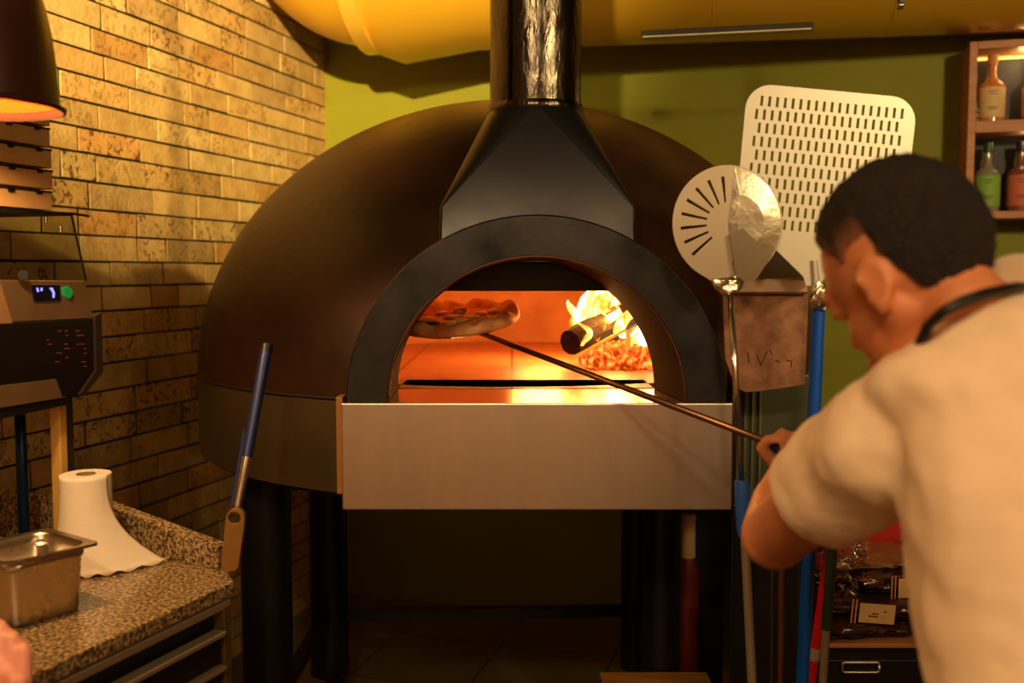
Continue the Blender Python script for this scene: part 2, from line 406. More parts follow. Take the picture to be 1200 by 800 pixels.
# arch frame: flat face ring with depth and splayed tunnel
def arc(cx, y, r, z0=HZ, n=48, sx=1.0, h=None):
    return [Vector((cx + r * sx * math.cos(PI * k / n), y, z0 + .978 * (h or r) * math.sin(PI * k / n))) for k in range(n + 1)]
RO, RI = .387, .300
bm = bmesh.new()
a1 = arc(MX, 2.40, RO); a2 = arc(MX, 2.012, RO); a3 = arc(MX, 2.0, RO - .004); a4 = arc(MX, 2.0, RI + .004); a5 = arc(MX, 2.010, RI)
rings(bm, [a1, a2, a3, a4, a5], close=False)
link('arch_frame', bm, M['blacksteel'], oven, smooth='auto')
bm = bmesh.new()
rings(bm, [arc(MX, 2.010, RI), arc(MX - .004, 2.06, RI - .001), arc(IX, IY, .290), arc(IX, IY + .02, .292), arc(IX, 2.36, .36), arc(IX, 2.45, .36)], close=False)
bmT = link('arch_tunnel', bm, mat('tunnel_steel', rgb(52, 30, 17), .8, 0, spec=.12, var=rgb(36, 22, 14), vscale=5, bump=.04, bscale=8), oven, smooth=True)  # dark brown base colour, slightly mottled
link('arch_trim', tubem([v + Vector((0, 0, 0)) for v in arc(MX, 2.004, RI + .001)], .0035, n=8), mat('copper_edge', rgb(96, 60, 36), .4, .7), oven, smooth=True)
# lintel: plate filling the top of the inner arch, flat lower edge
ZL = P(620, 341, IY).z
half = math.sqrt(.290 ** 2 - (ZL - HZ) ** 2)
a0 = math.atan2(ZL - HZ, half)
outl = [(.290 * math.cos(a0 + (PI - 2 * a0) * k / 24), .290 * math.sin(a0 + (PI - 2 * a0) * k / 24)) for k in range(25)]
flat_plate('lintel_plate', outl, [], .012, Matrix.Translation((IX, IY + .01, HZ)) @ Matrix.Rotation(PI / 2, 4, 'X'), M['blackp'], oven)

# stainless front panel with folded edges
pl = P(400, 472, 2.0); pr_ = P(857, 597, 2.0)
bm = boxm(((pl.x + pr_.x) / 2, 2.002, (pl.z + pr_.z) / 2), (pr_.x - pl.x, .012, pl.z - pr_.z))
link('front_panel', bm, M['steel'], oven, bevel=.003)
bm = boxm(((pl.x + pr_.x) / 2, 2.11, (pl.z + pr_.z) / 2 + .01), (pr_.x - pl.x - .02, .20, pl.z - pr_.z - .04))
link('panel_box', bm, M['blackp'], oven)
bm = boxm((pl.x - .006, 2.035, (pl.z + pr_.z) / 2 + .02), (.014, .05, .20)); link('side_flange', bm, mat('tan_edge', rgb(150, 105, 50), .5, .3), oven, bevel=.002)
bm = boxm((pr_.x + .004, 2.035, (pl.z + pr_.z) / 2 + .02), (.010, .05, .20)); link('side_flange', bm, M['blackp'], oven, bevel=.002)

# flue hood: rectangle to round transition over a straight band
HXc = P(629, 200, 2.1).x; yb0, yb1 = 2.03, 2.42; hw = .198
ZB = P(600, 242, 2.03).z; ZT = P(600, 122, 2.115).z; rc = .102; CY = 2.215
def rr3(z, w_, y0, y1, r, n=8):
    return [Vector((HXc + x, (y0 + y1) / 2 + y, z)) for x, y in rrect(w_, y1 - y0, r, n)]
N = 4 * 9
sq = rr3(ZB, 2 * hw, yb0, yb1, .006)
sqb = rr3(1.50, 2 * hw + .004, yb0 - .012, yb1, .006)
ang = [math.radians(a) for q in range(4) for a in [q * 90 + 90 * k / 8 for k in range(9)]]
cir = [Vector((HXc + rc * math.cos(a), CY + rc * math.sin(a), ZT)) for a in ang]
bm = bmesh.new(); hv = rings(bm, [sqb, sq, cir], cap=False)
for q_ in range(36):
    if q_ % 9 in (0, 8):
        for ra_, rb2 in ((hv[1], hv[2]), (hv[0], hv[1])):
            e_ = bm.edges.get((ra_[q_], rb2[q_]))
            if e_: e_.smooth = False
link('flue_hood', bm, M['hood'], oven, smooth=True)
bm = bmesh.new(); lathe(bm, [(rc + .003, ZT - .004), (rc + .004, ZT + .004), (rc + .001, ZT + .012), (rc - .002, ZT + .012), (rc - .002, RH)], (HXc, CY, 0), 64)
link('chimney_pipe', bm, M['flue'], oven, smooth='auto')
bm = bmesh.new(); 
tube(bm, [(HXc - rc * .55, CY - rc * .84, ZT + .01), (HXc - rc * .55, CY - rc * .84, RH)], .0035, n=6)
link('pipe_seam', bm, M['flue'], oven, smooth=True)

# stand: four black legs, rails, casters
legs = [(P(312, 650, 2.55).x, 2.55, .065), (P(385, 650, 3.35).x, 3.35, .065), (P(775, 650, 2.62).x, 2.62, .05), (P(745, 650, 3.4).x, 3.4, .05)]
for x, y, r in legs:
    bm = tubem([(x, y, .10), (x, y, .985)], r, n=32)
    link('leg', bm, M['blackp'], oven, smooth='auto')
    ca = link('caster', tubem([(x + .03 - .02, y - .06, .06), (x + .03 + .02, y - .06, .06)], .06, n=28), M['black'], oven, smooth='auto')
    bm = bmesh.new(); box(bm, (x + .03, y - .03, .11), (.06, .09, .02)); box(bm, (x + .002, y - .05, .08), (.006, .03, .07)); box(bm, (x + .058, y - .05, .08), (.006, .03, .07))
    link('caster_fork', bm, M['blackp'], oven)
def rail(a, b, z, s=.035):
    a = Vector((*a, z)); b = Vector((*b, z)); d = b - a
    bm = boxm((a + b) / 2, (d.length, s, s), rotm(0, 0, math.atan2(d.y, d.x))); link('rail', bm, M['blackp'], oven)
rail(legs[1][:2], legs[3][:2], P(600, 717, 3.38).z); rail(legs[0][:2], legs[1][:2], .32); rail(legs[2][:2], legs[3][:2], .32)
rail(legs[0][:2], legs[2][:2], .955, .05); rail(legs[1][:2], legs[3][:2], .955, .05)

# ------------------------------------------------------------------ fire
def log(a, b, r, label, seed):
    random.seed(seed); a = Vector(a); b = Vector(b)
    o = tubem([a + (b - a) * t / 8 for t in range(9)], [r * random.uniform(.9, 1.08) for _ in range(9)], n=10)
    for v in o.verts: v.co += noise.noise_vector(v.co * 40) * .005
    return tag(link('firewood_log', o, M['log']), label, 'log', 'burning logs in the oven')
FD = 2.85
log(P(668, 402, 2.72), P(760, 356, 2.95), .040, 'split log leaning across the fire with flames along it', 1)
log(P(700, 428, 2.95), P(775, 424, 2.85), .026, 'charred log lying low behind the embers', 2)
log(P(716, 395, 3.02), P(780, 372, 2.98), .028, 'log behind, in the thick of the flames', 3)
bm = bmesh.new()
tube(bm, [P(668, 421, 2.70), P(733, 386, 2.72), P(736, 388, 2.72), P(736, 427, 2.72)], .0045, n=8)
tube(bm, [P(736, 410, 2.72), P(757, 427, 2.70)], .004, n=8)
box(bm, P(736, 407, 2.725), (.014, .004, .09))
tag(link('fire_grate', bm, mat('hot_iron', rgb(190, 110, 60), .5, .6, emit=(1, .28, .03), estr=1.0)), 'glowing iron bars holding up the burning logs', 'grate')
random.seed(5); bm = bmesh.new()
for k in range(420):
    c = P(random.uniform(688, 765), 0, 1); t = random.random()
    y = random.uniform(2.66, 2.96); x = random.uniform(.20, .44); hz = .055 * max(0, 1 - ((x - .31) / .13) ** 2) * max(0, 1 - ((y - 2.8) / .18) ** 2)
    r = random.uniform(.006, .015)
    mt = Matrix.Translation((x, y, HZ + r * .6 + hz * random.random())) @ Euler((random.random() * 3, random.random() * 3, random.random() * 3)).to_matrix().to_4x4() @ Matrix.Diagonal((r * 1.5, r, r, 1))
    bmesh.ops.create_icosphere(bm, subdivisions=1, radius=1, matrix=mt)
tag(link('embers', bm, M['ember']), 'heap of glowing embers under the burning logs', 'embers', kind='stuff')
fl = thing('flames', 'bright yellow flames rising off the logs at the right of the oven', 'fire', (.30, 2.85, HZ))
def tongue(base, tip, w_, seed, sway=.03):
    base = Vector(base); tip = Vector(tip); pts = []; rad = []
    for k in range(13):
        t = k / 12
        pts.append(base.lerp(tip, t) + Vector((math.sin(t * 5 + seed) * sway * t, 0, 0)))
        rad.append(max(.002, w_ * (math.sin(PI * min(1, t * .85 + .15)) ** .8)))
    bm = bmesh.new(); tube(bm, pts, rad, n=14)
    for v in bm.verts: v.co += noise.noise_vector(v.co * 22) * .010
    link('flame', bm, M['flame'], fl, smooth=True)
tongue(P(672, 400, 2.84), P(706, 336, 2.86), .028, 1); tongue(P(690, 398, 2.86), P(722, 322, 2.9), .036, 2)
tongue(P(712, 392, 2.88), P(738, 325, 2.92), .040, 3); tongue(P(735, 395, 2.95), P(756, 338, 2.98), .036, 4)
tongue(P(752, 415, 2.92), P(762, 362, 2.92), .034, 5); tongue(P(668, 385, 2.9), P(676, 352, 2.9), .014, 6)
tongue(P(765, 420, 2.88), P(780, 366, 2.88), .030, 7); tongue(P(727, 376, 2.8), P(700, 342, 2.8), .020, 8)
tongue(P(700, 398, 2.74), P(716, 360, 2.76), .012, 10); tongue(P(722, 392, 2.76), P(736, 352, 2.8), .014, 11); tongue(P(682, 405, 2.70), P(690, 376, 2.72), .008, 12)
tongue(P(748, 425, 2.97), P(752, 385, 2.97), .034, 9)
lamp('fire_glow', 'POINT', P(715, 372, 2.76), 9, (1, .44, .09), .07)
lamp('fire_glow', 'POINT', P(640, 360, 2.95), 9, (1, .42, .08), .10)

# ------------------------------------------------------------------ pizza on its turning peel
pc = Vector((-.128, 2.40, P(540, 378, 2.4).z))
Rp = Euler((math.radians(-7), math.radians(-5), 0)).to_matrix()
Rp = Euler((math.radians(9), math.radians(-5), 0)).to_matrix()
bm = bmesh.new(); rs = []
NP = 56
for t, z in ((0, -.006), (.5, -.006), (.8, -.008), (.95, -.004), (1.0, .006), (.99, .020), (.93, .029), (.84, .024), (.76, .012), (.55, .010), (.3, .011), (.0, .011)):
    rs.append([(.148 * max(t, .005), z, 2 * PI * k / NP) for k in range(NP)])
R3 = []
for i, r in enumerate(rs):
    q = []
    for rad, z, a in r:
        v = Vector((rad * math.cos(a), rad * math.sin(a), z))
        nn = noise.noise(Vector((math.cos(a) * 3.5, math.sin(a) * 3.5, i * .15)))
        if 4 <= i <= 8: v.z += .019 * nn + .004 * noise.noise(v * 60); v *= 1 + .04 * nn
        q.append(pc + Rp @ v)
    R3.append(q)
rings(bm, R3)
pizza = link('pizza', bm, mat('pizza_dough', rgb(235, 175, 115), .6, var=rgb(190, 100, 50), vscale=22, bump=.3, bscale=40), None, smooth=True)
tag(pizza, 'round pizza with puffed crust held up inside the oven mouth', 'pizza')
def lump(name, c, s, m, seed):
    bm = bmesh.new(); bmesh.ops.create_icosphere(bm, subdivisions=2, radius=1)
    for v in bm.verts:
        v.co *= 1 + .35 * noise.noise(v.co * 1.7 + Vector((seed, 0, 0))); v.co = pc + Rp @ (Vector(c) + Vector((v.co.x * s[0], v.co.y * s[1], v.co.z * s[2])))
    return link(name, bm, m, pizza, smooth=True)
random.seed(3); sauce = mat('tomato_sauce', rgb(190, 45, 15), .35, bump=.2); chz = mat('melted_cheese', rgb(245, 205, 130), .35); bas = mat('charred_basil', rgb(60, 40, 15), .5)
lump('sauce', (0, 0, .013), (.112, .112, .004), sauce, 1)
for k in range(16):
    a = random.random() * 6.28; r = random.uniform(.01, .10)
    lump('cheese' if k % 4 else 'basil_leaf', (r * math.cos(a), r * math.sin(a), .018), (.018, .016, .006), chz if k % 4 else bas, k)

peel = thing('turning_peel', 'thin round-headed peel reaching into the oven under the pizza', 'pizza peel', (.418, 1.60, 1.20))
h0 = pc + Rp @ Vector((.0, 0, -.0105))
h1 = P(560, 389, 2.33); h2 = P(903, 519, 1.62)
bm = bmesh.new(); bmesh.ops.create_cone(bm, cap_ends=True, segments=48, radius1=.115, radius2=.115, depth=.003, matrix=Matrix.Translation(h0) @ Rp.to_4x4())
link('peel_head', bm, M['chrome'], peel)
sd = (h2 - h1).normalized()
link('shaft', tubem([h0 + Vector((.03, -.02, -.006)), h1, h2], .0062, n=14), mat('shaft_steel', rgb(130, 90, 60), .32, .9), peel, smooth=True)
link('grip', tubem([h2 - sd * .004, h2, h2 + sd * .16], [.009, .0135, .0135], n=18), M['dblue'], peel, smooth='auto')

# ------------------------------------------------------------------ overhead duct
def lerpl(a, b, n): return [Vector(a).lerp(Vector(b), t / n) for t in range(n + 1)]
dz = .31
A = P(472, 72, 3.85); B = P(1500, 5, 3.15); 
ax = (B - A).normalized()
A0 = A + Vector((0, .0, dz)); B0 = B + Vector((0, 0, .27)) + Vector((0, .25, 0))
duct = thing('ventilation_duct', 'fat gold-painted ventilation duct running under the ceiling', 'duct', (A0.x, A0.y, A0.z))
bm = bmesh.new(); sec = [A0 - ax * .12] + lerpl(A0, B0, 10); tube(bm, sec, [.27, .315] + [.272] + [.27] * 9, n=64)
link('duct_run', bm, M['gold'], duct, smooth='auto')
# elbow turning to the camera and upwards
E0 = A0 - ax * .12 + Vector((0, -.03, .02)); pts = []; er = .27
dirx = -ax; cen = E0 + Vector((0, 0, .30))
for k in range(17):
    t = PI / 2 * k / 16
    pts.append(cen + dirx * (.26 * math.sin(t)) + Vector((0, -.10 * math.sin(t), -.30 * math.cos(t))))
pts = [E0 - dirx * .06] + pts + [pts[-1] + Vector((0, 0, .3))]
bm = bmesh.new(); tube(bm, pts, er, n=64); link('duct_elbow', bm, M['gold'], duct, smooth='auto')
bm = bmesh.new(); tube(bm, [E0 + ax * -.035, E0 + ax * -.03, E0 + ax * .03, E0 + ax * .035], [er, er + .030, er + .030, er], n=64); link('duct_collar', bm, mat('gold_collar', rgb(240, 190, 70), .2, .4, coat=.5), duct, smooth='auto')
for s_ in (.62, 1.15, 1.75, 2.4):
    c = A0 + (B0 - A0).normalized() * s_
    bm = bmesh.new(); d_ = (B0 - A0).normalized(); tube(bm, [c - d_ * .004, c, c + d_ * .004], [.2705, .2735, .2705], n=64); link('duct_seam', bm, M['gold'], duct, smooth='auto')
tl = thing('track_light', 'slim dark linear light bar fixed under the gold duct', 'light', P(850, 40, 3.12))
a = P(752, 41, 3.18); b = P(953, 31, 3.06); d = b - a
Rz = rotm(0, -math.atan2(d.z, math.hypot(d.x, d.y)), math.atan2(d.y, d.x))
link('housing', boxm((a + b) / 2, (d.length, .045, .017), Rz), mat('bar_metal', rgb(44, 37, 30), .4, .6), tl, bevel=.002)
link('diffuser', boxm((a + b) / 2 - Vector((0, 0, .0105)), (d.length - .01, .044, .004), Rz), mat('frosted_strip', rgb(210, 195, 170), .4), tl)
hk = thing('hanging_bracket', 'small dark bracket hanging from the gold duct', 'bracket', P(1056, 2, 3.0))
link('strap', boxm(P(1056, -6, 3.0), (.014, .02, .08)), M['black'], hk); link('bolt', tubem([P(1053, 6, 2.985), P(1058, 6, 2.985)], .008, n=12), M['chrome'], hk, smooth='auto')

# ------------------------------------------------------------------ pendant lamp
pcn = Vector((P(-31, 118, 1.5).x, 1.5, P(-28, 128, 1.5).z))
pend = thing('pendant_lamp', 'brown bell-shaped pendant lamp with orange inside at top left', 'lamp', pcn)
prof = [(.122, 0), (.126, .001), (.127, .006), (.118, .011), (.1165, .03), (.114, .07), (.110, .11), (.103, .15), (.09, .20), (.07, .24), (.04, .265), (.015, .275)]
link('lamp_shade', lathem(prof + [(.015, .272), (.04, .262), (.068, .237), (.087, .198), (.10, .148), (.107, .11), (.111, .07), (.113, .03), (.114, .013), (.122, 0)], pcn, 64),
     [mat('brown_enamel', rgb(62, 32, 20), .4, .2)], pend, smooth='auto')
inn = lathem([(.1135, .012), (.1125, .03), (.1105, .07), (.1065, .11), (.0995, .148), (.0865, .197), (.0675, .236), (.039, .261), (.003, .268)], pcn, 64)
link('shade_lining', inn, mat('orange_lining', rgb(120, 40, 8), .9, spec=0), pend, smooth=True)
link('bulb', lathem([(.001, .08), (.02, .085), (.032, .11), (.03, .135), (.014, .17), (.013, .21), (.001, .21)], pcn, 24), mat('bulb_glow', (1, .8, .5), .4, emit=(1, .6, .25), estr=6), pend, smooth=True)
link('cord', tubem([pcn + Vector((0, 0, .27)), Vector((pcn.x, pcn.y, RH))], .004, n=8), M['black'], pend)
lamp('pendant_bulb', 'POINT', pcn + Vector((0, 0, .060)), 24, (1, .62, .26), .035)

# ------------------------------------------------------------------ granite counter
CZ = .90
def ground(px, py, z): 
    d = 2.0
    Fw = Vector((0, math.cos(PITCH), -math.sin(PITCH))); U = Vector((0, math.sin(PITCH), math.cos(PITCH)))
    r = Fw * F + Vector((px - 600, 0, 0)) + U * (400 - py)
    return Vector((0, 0, CAMZ)) + r * ((z - CAMZ) / r.z)
g_r = ground(274, 681, CZ); g_n = ground(36, 791, CZ); edge = (g_n - g_r).normalized()
g_c = ground(256, 668, CZ); g_k = ground(118, 640, CZ); g_l = g_k + (g_k - (g_k + UD)).normalized() * .62
g_near = g_r + edge * 1.6; g_far = g_l + VD * 1.6
tone_c = mat('counter_body', rgb(20, 17, 14), .4)
counter = thing('granite_worktop', 'speckled granite worktop holding the paper roll and steel pan', 'worktop', (g_r.x, g_r.y, CZ - .035))
def poly_slab(pts, z0, z1):
    bm = bmesh.new(); rings(bm, [[Vector((p.x, p.y, z0)) for p in pts], [Vector((p.x, p.y, z1)) for p in pts]]); return bm
link('slab', poly_slab([g_r, g_c + Vector((.01, .02, 0)), g_k, g_l, g_far, g_near], CZ - .027, CZ), M['granite'], counter, bevel=.003)
def splash(a, b, h0_, h1_, t):
    n_ = Vector((-(b - a).y, (b - a).x, 0)).normalized() * t
    if n_.y < 0: n_ = -n_
    bm = bmesh.new()
    rings(bm, [[a, b, b + n_, a + n_], [a + Vector((0, 0, h0_)), b + Vector((0, 0, h1_)), b + n_ + Vector((0, 0, h1_)), a + n_ + Vector((0, 0, h0_))]])
    return bm
link('upstand', splash(g_l, g_k, .105, .098, .025), M['granite'], counter, bevel=.002)
link('upstand', splash(g_k, g_c, .094, .046, .03), M['granite'], counter, bevel=.002)
# drawers beneath
cab = thing('under_counter_fridge', 'black drawer unit with steel trims beneath the granite worktop', 'cabinet', (g_r.x, g_r.y, 0))
inw = Vector((-edge.y, edge.x, 0)); 
if inw.x > 0: inw = -inw
f0 = g_r + inw * .012 + edge * .012; f1 = g_r + inw * .012 + edge * 1.5
body = [f0 + inw * .01, f0 + inw * .44, f1 + inw * .44, f1 + inw * .01]
link('body', poly_slab(body, .06, CZ - .0285), tone_c, cab)
ea = math.atan2(edge.y, edge.x); Re = rotm(0, 0, ea)
steel_d = mat('dull_steel', rgb(175, 155, 125), .45, .6)
mid = lambda s_, dz_, off=0: f0 + edge * s_ + inw * (-off) + Vector((0, 0, dz_ - CZ))
link('top_trim', boxm(mid(.73, CZ - .037, .004), (1.46, .02, .014), Re), steel_d, cab, bevel=.002)
for k, zc in enumerate((.787, .722, .657, .592)):
    dr = link('drawer', boxm(mid(.70, zc, .002), (1.34, .02, .058), Re), tone_c, cab, bevel=.003)
    link('drawer_pull', boxm(mid(.70, zc + .030, .012), (1.34, .028, .009), Re), steel_d, dr, bevel=.002).matrix_parent_inverse = Matrix()
link('corner_post', boxm(f0 + inw * .0 + edge * .012 + Vector((0, 0, .43 - CZ)), (.02, .03, .86), Re), mat('tan_post', rgb(105, 78, 42), .5, .4), cab, bevel=.002)

# ------------------------------------------------------------------ paper roll
pb = ground(104, 664, CZ); rr = .047; RHt = .185
roll = thing('paper_roll', 'white kitchen paper roll with its loose sheet spread on the granite', 'paper roll', pb)
bm = bmesh.new(); lathe(bm, [(.018, 0), (rr, 0), (rr, RHt), (rr - .001, RHt + .001), (.018, RHt), (.018, 0)], pb, 48); link('roll', bm, M['paper'], roll, smooth='auto')
link('core', lathem([(.0185, .002), (.0185, RHt + .001), (.0165, RHt + .001), (.0165, .002)], pb, 32), mat('card_core', rgb(150, 120, 85), .8), roll, smooth='auto')
bm = bmesh.new(); rs = []
ends = [P(79, 560, pb.y - .02), P(60, 690, pb.y - .02)]
NR = 22; NC = 30
for i in range(NR):
    t = i / (NR - 1); z = RHt * (1 - t)
    row = []
    flare = max(0, (t - .10) / .90) ** 2.3
    for k in range(NC):
        s_ = k / (NC - 1)
        a = math.radians(195 + 150 * s_)             # front of the roll, left to right
        v = Vector((math.cos(a), math.sin(a), 0)) * (rr + .0015)
        # the free sheet: bottom swings out to the front right
        goal = Vector((-.058 + .205 * s_, -.060 - .040 * math.sin(PI * s_ * .9) + .105 * s_ * s_, 0))
        q = v.lerp(goal, flare)
        row.append(pb + q + Vector((0, 0, z + .001 + (.004 * math.sin(s_ * 40) * (1 if i == NR - 1 else 0) + .004 if i == NR - 1 else 0))))
    rs.append(row)
rings(bm, rs, close=False)
o = link('loose_sheet', bm, M['paper'], roll, smooth=True); sm = o.modifiers.new('s', 'SOLIDIFY'); sm.thickness = .0012

# ------------------------------------------------------------------ steel pans
def gn_pan(c, w_, d_, h, rz, label, group=None):
    t = thing('steel_pan', label, 'pan', c); Rp_ = rotm(0, 0, rz); c = Vector(c)
    def ring(w2, d2, r, z): return [c + Rp_ @ Vector((x, y, z)) for x, y in rrect(w2, d2, r, 6)]
    bm = bmesh.new(); rings(bm, [ring(w_ * .86, d_ * .86, .03, .0), ring(w_ * .90, d_ * .90, .035, .006), ring(w_ * .95, d_ * .95, .03, h - .022), ring(w_ * .985, d_ * .985, .03, h - .018), ring(w_ * .985, d_ * .985, .03, h)], cap=False)
    vr = rings(bm, [ring(w_ * .86, d_ * .86, .03, .0), ring(w_ * .4, d_ * .4, .02, .0)]); 
    o = link('body', bm, M['pan'], t, smooth='auto'); o.modifiers.new('s', 'SOLIDIFY').thickness = .0015
    bm = bmesh.new(); rings(bm, [ring(w_ * .98, d_ * .98, .03, h), ring(w_ * 1.13, d_ * 1.13, .012, h + .001), ring(w_ * 1.135, d_ * 1.135, .012, h - .004)], cap=False)
    link('rim', bm, M['pan'], t, smooth='auto'); return t
pp = ground(44, 738, CZ)
gn_pan(pp + Vector((-.055, .085, 0)), .145, .150, .115, -.62, 'square stainless steel pan on the granite, in front of the paper roll')
gn_pan(pp + Vector((-.27, .17, 0)), .15, .16, .10, -.62, 'stainless steel pan at the left edge, behind the square pan')
bm = bmesh.new(); 
kc = P(128, 802, 1.25)
lathe(bm, [(.001, -.01), (.055, -.008), (.062, .0), (.060, .002), (.05, -.003), (.001, -.004)], kc, 32)

# ------------------------------------------------------------------ countertop display unit with control panel
dis = thing('display_chiller', 'steel and black countertop chiller with control panel and glass cover', 'chiller', (-1.0, 1.95, CZ))
AW = -VD                                          # away from the camera along the brick wall
Q0 = P(110, 373, 2.03)
def onf(px, py, off=0.0, q0=None):
    """point on the case's long face (parallel to the brick wall) seen at the given pixel; off = towards the room"""
    q0 = (q0 or Q0) + UD * off; c = Vector((0, 0, CAMZ)); r = P(px, py, 1.0) - c
    return c + r * ((q0 - c).dot(UD) / r.dot(UD))
def fprism(pxs, off, depth):
    a = [onf(x, y, off) for x, y in pxs]; b = [v - UD * depth for v in a]
    bm = bmesh.new(); rings(bm, [a, b]); return bm
warmst = mat('warm_steel', rgb(200, 165, 120), .36, .9, stretch=(1, 1, .3), bump=.03, rvar=.05, vscale=20)
link('panel_top', fprism([(-120, 326), (100, 329), (110, 373), (-120, 384)], 0, .30), warmst, dis, bevel=.002)
link('control_panel', fprism([(-120, 384.5), (110, 373.5), (118, 368), (120, 435), (98, 461), (72, 465), (-120, 470)], .004, .30), mat('panel_black', rgb(20, 15, 12), .25), dis, bevel=.002)
link('lower_trim', fprism([(-120, 471), (0, 452), (66, 444), (74, 466), (0, 478), (-120, 505)], .007, .02), warmst, dis, bevel=.001)
link('base_rail', fprism([(-120, 505), (0, 478.5), (80, 466.5), (80, 474), (0, 491), (-120, 525)], .004, .06), M['black'], dis)
link('end_frame', fprism([(112, 370), (119, 366), (121, 436), (100, 462), (94, 462), (113, 434)], .010, .01), mat('frame_grey', rgb(60, 48, 38), .4, .5), dis)
link('pale_strip', fprism([(-20, 332), (1, 332), (15, 379), (-20, 382)], .003, .002), mat('pale_edge', rgb(185, 140, 100), .3, .6), dis)
link('screen', fprism([(38, 334), (70, 334), (71, 352), (41, 353)], .003, .004), mat('screen_black', rgb(12, 10, 30), .15), dis)
dgm = mat('blue_digit', (.1, .1, .4), .3, emit=(.28, .30, 1), estr=1.3)
link('digit', fprism([(58, 337), (62, 337), (64.5, 343), (64, 349), (62, 349), (62, 343)], .0045, .001), dgm, dis)
link('digit', fprism([(43, 337), (45, 337), (46, 342), (44, 342)], .0045, .001), dgm, dis)
link('digit', fprism([(48, 337), (50, 337), (50, 341), (48, 341)], .0045, .001), dgm, dis)
link('switch', fprism([(74, 338), (80, 335), (85, 339), (86, 345), (82, 350), (77, 347)], .005, .006), mat('green_switch', rgb(20, 120, 40), .35, emit=(.02, .35, .08), estr=.25), dis, bevel=.001)
random.seed(11); bm = bmesh.new()
for row in range(9):
    for cx_ in (56, 66, 76, 88, 97):
        if random.random() < .5: continue
        x0 = cx_ + random.uniform(-2, 2); y0 = 387 + row * 5.2; w_ = random.uniform(2.5, 7)
        a = [onf(x0, y0, .0045), onf(x0 + w_, y0 - .3, .0045), onf(x0 + w_, y0 + 1.0, .0045), onf(x0, y0 + 1.3, .0045)]
        rings(bm, [a, [v - UD * .0004 for v in a]])
link('panel_lettering', bm, mat('amber_print', rgb(110, 55, 30), .6), dis)
gl = [onf(-120, 235, -.01), onf(86, 252, -.01), onf(100, 329, -.01), onf(-120, 326, -.01)]
bm = bmesh.new(); rings(bm, [gl, [v - UD * .006 for v in gl]]); link('glass_pane', bm, M['pane'], dis)
link('top_shelf', fprism([(-140, 234), (86, 249), (86, 253), (-140, 240)], 0, .36), mat('shelf_edge', rgb(28, 24, 18), .3), dis)
link('glass_edge', tubem([onf(84, 253, .0), onf(101, 329, .0)], .0022, n=6), M['black'], dis)
link('glass_edge', tubem([onf(84, 250, .0), onf(104, 253, .0)], .0028, n=6), M['black'], dis)
for (x, y) in ((54, 257), (71, 268)): link('screw', tubem([onf(x, y - 3, .002), onf(x, y + 4, .002)], .0028, n=10), M['chrome'], dis, smooth='auto')
link('knob', tubem([onf(27, 322, .0), onf(27, 322, .012)], .009, n=20), M['black'], dis, smooth='auto')
for px_, w_, m_, zt2 in ((68.5, .024, mat('tan_steel', rgb(215, 170, 85), .5, .3), 1.235), (79, .014, mat('dark_post', rgb(70, 58, 45), .4, .5), 1.235)):
    q = onf(px_, 500, -.03); link('post', boxm((q.x, q.y, (CZ + zt2) / 2), (w_, .02, zt2 - CZ), rotm(0, 0, -YAW)), m_, dis, bevel=.002)
q = P(24, 500, 2.02)
link('leg', tubem([Vector((q.x, q.y, 1.24)), Vector((q.x, q.y, CZ))], .011, n=16), mat('blue_leg', rgb(10, 50, 90), .35, .3), dis, smooth=True)
q = onf(-110, 500, -.05); link('post', boxm((q.x, q.y, (CZ + 1.22) / 2), (.03, .03, 1.22 - CZ)), bpy.data.materials['dark_post'], dis)

# pizza boxes on the glass shelf
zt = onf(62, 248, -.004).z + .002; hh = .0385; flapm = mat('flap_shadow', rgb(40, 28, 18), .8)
RW = Matrix((UD, AW, Vector((0, 0, 1)))).transposed()
for k in range(5):
    e0 = onf(62, 240, -.004); e0.z = 0; Lb = .33; sh_ = random.uniform(-.003, .003)
    z0 = zt + k * (hh + .0015)
    ctr = e0 - UD * (Lb / 2) - AW * (Lb / 2 + sh_)
    t = thing('pizza_box', ['bottom pizza box of the stack on the glass shelf', 'second pizza box up in the stack on the shelf', 'middle pizza box of the stack below the pendant lamp',
                            'fourth pizza box up in the stack below the lamp', 'topmost pizza box of the stack, partly behind the lamp'][k], 'box', ctr + Vector((0, 0, z0)), 'cardboard pizza boxes in a stack')
    link('base', boxm(ctr + Vector((0, 0, z0 + hh / 2 - .001)), (Lb, Lb, hh - .003), RW), M['card'], t, bevel=.0015)
    link('lid_shadow', boxm(ctr + UD * (Lb / 2) + Vector((0, 0, z0 + hh - .0035)), (.003, Lb, .0035), RW), flapm, t)  # dark strip painted in as the shadow line along the lid edge
    for q in (.035, .105, .18, .27):
        tip = e0 - AW * (q + sh_) + UD * .003 + Vector((0, 0, z0 + hh - .006)); link('tab', boxm(tip, (.004, .012, .008 if q != .035 else .006), RW), M['black'], t)

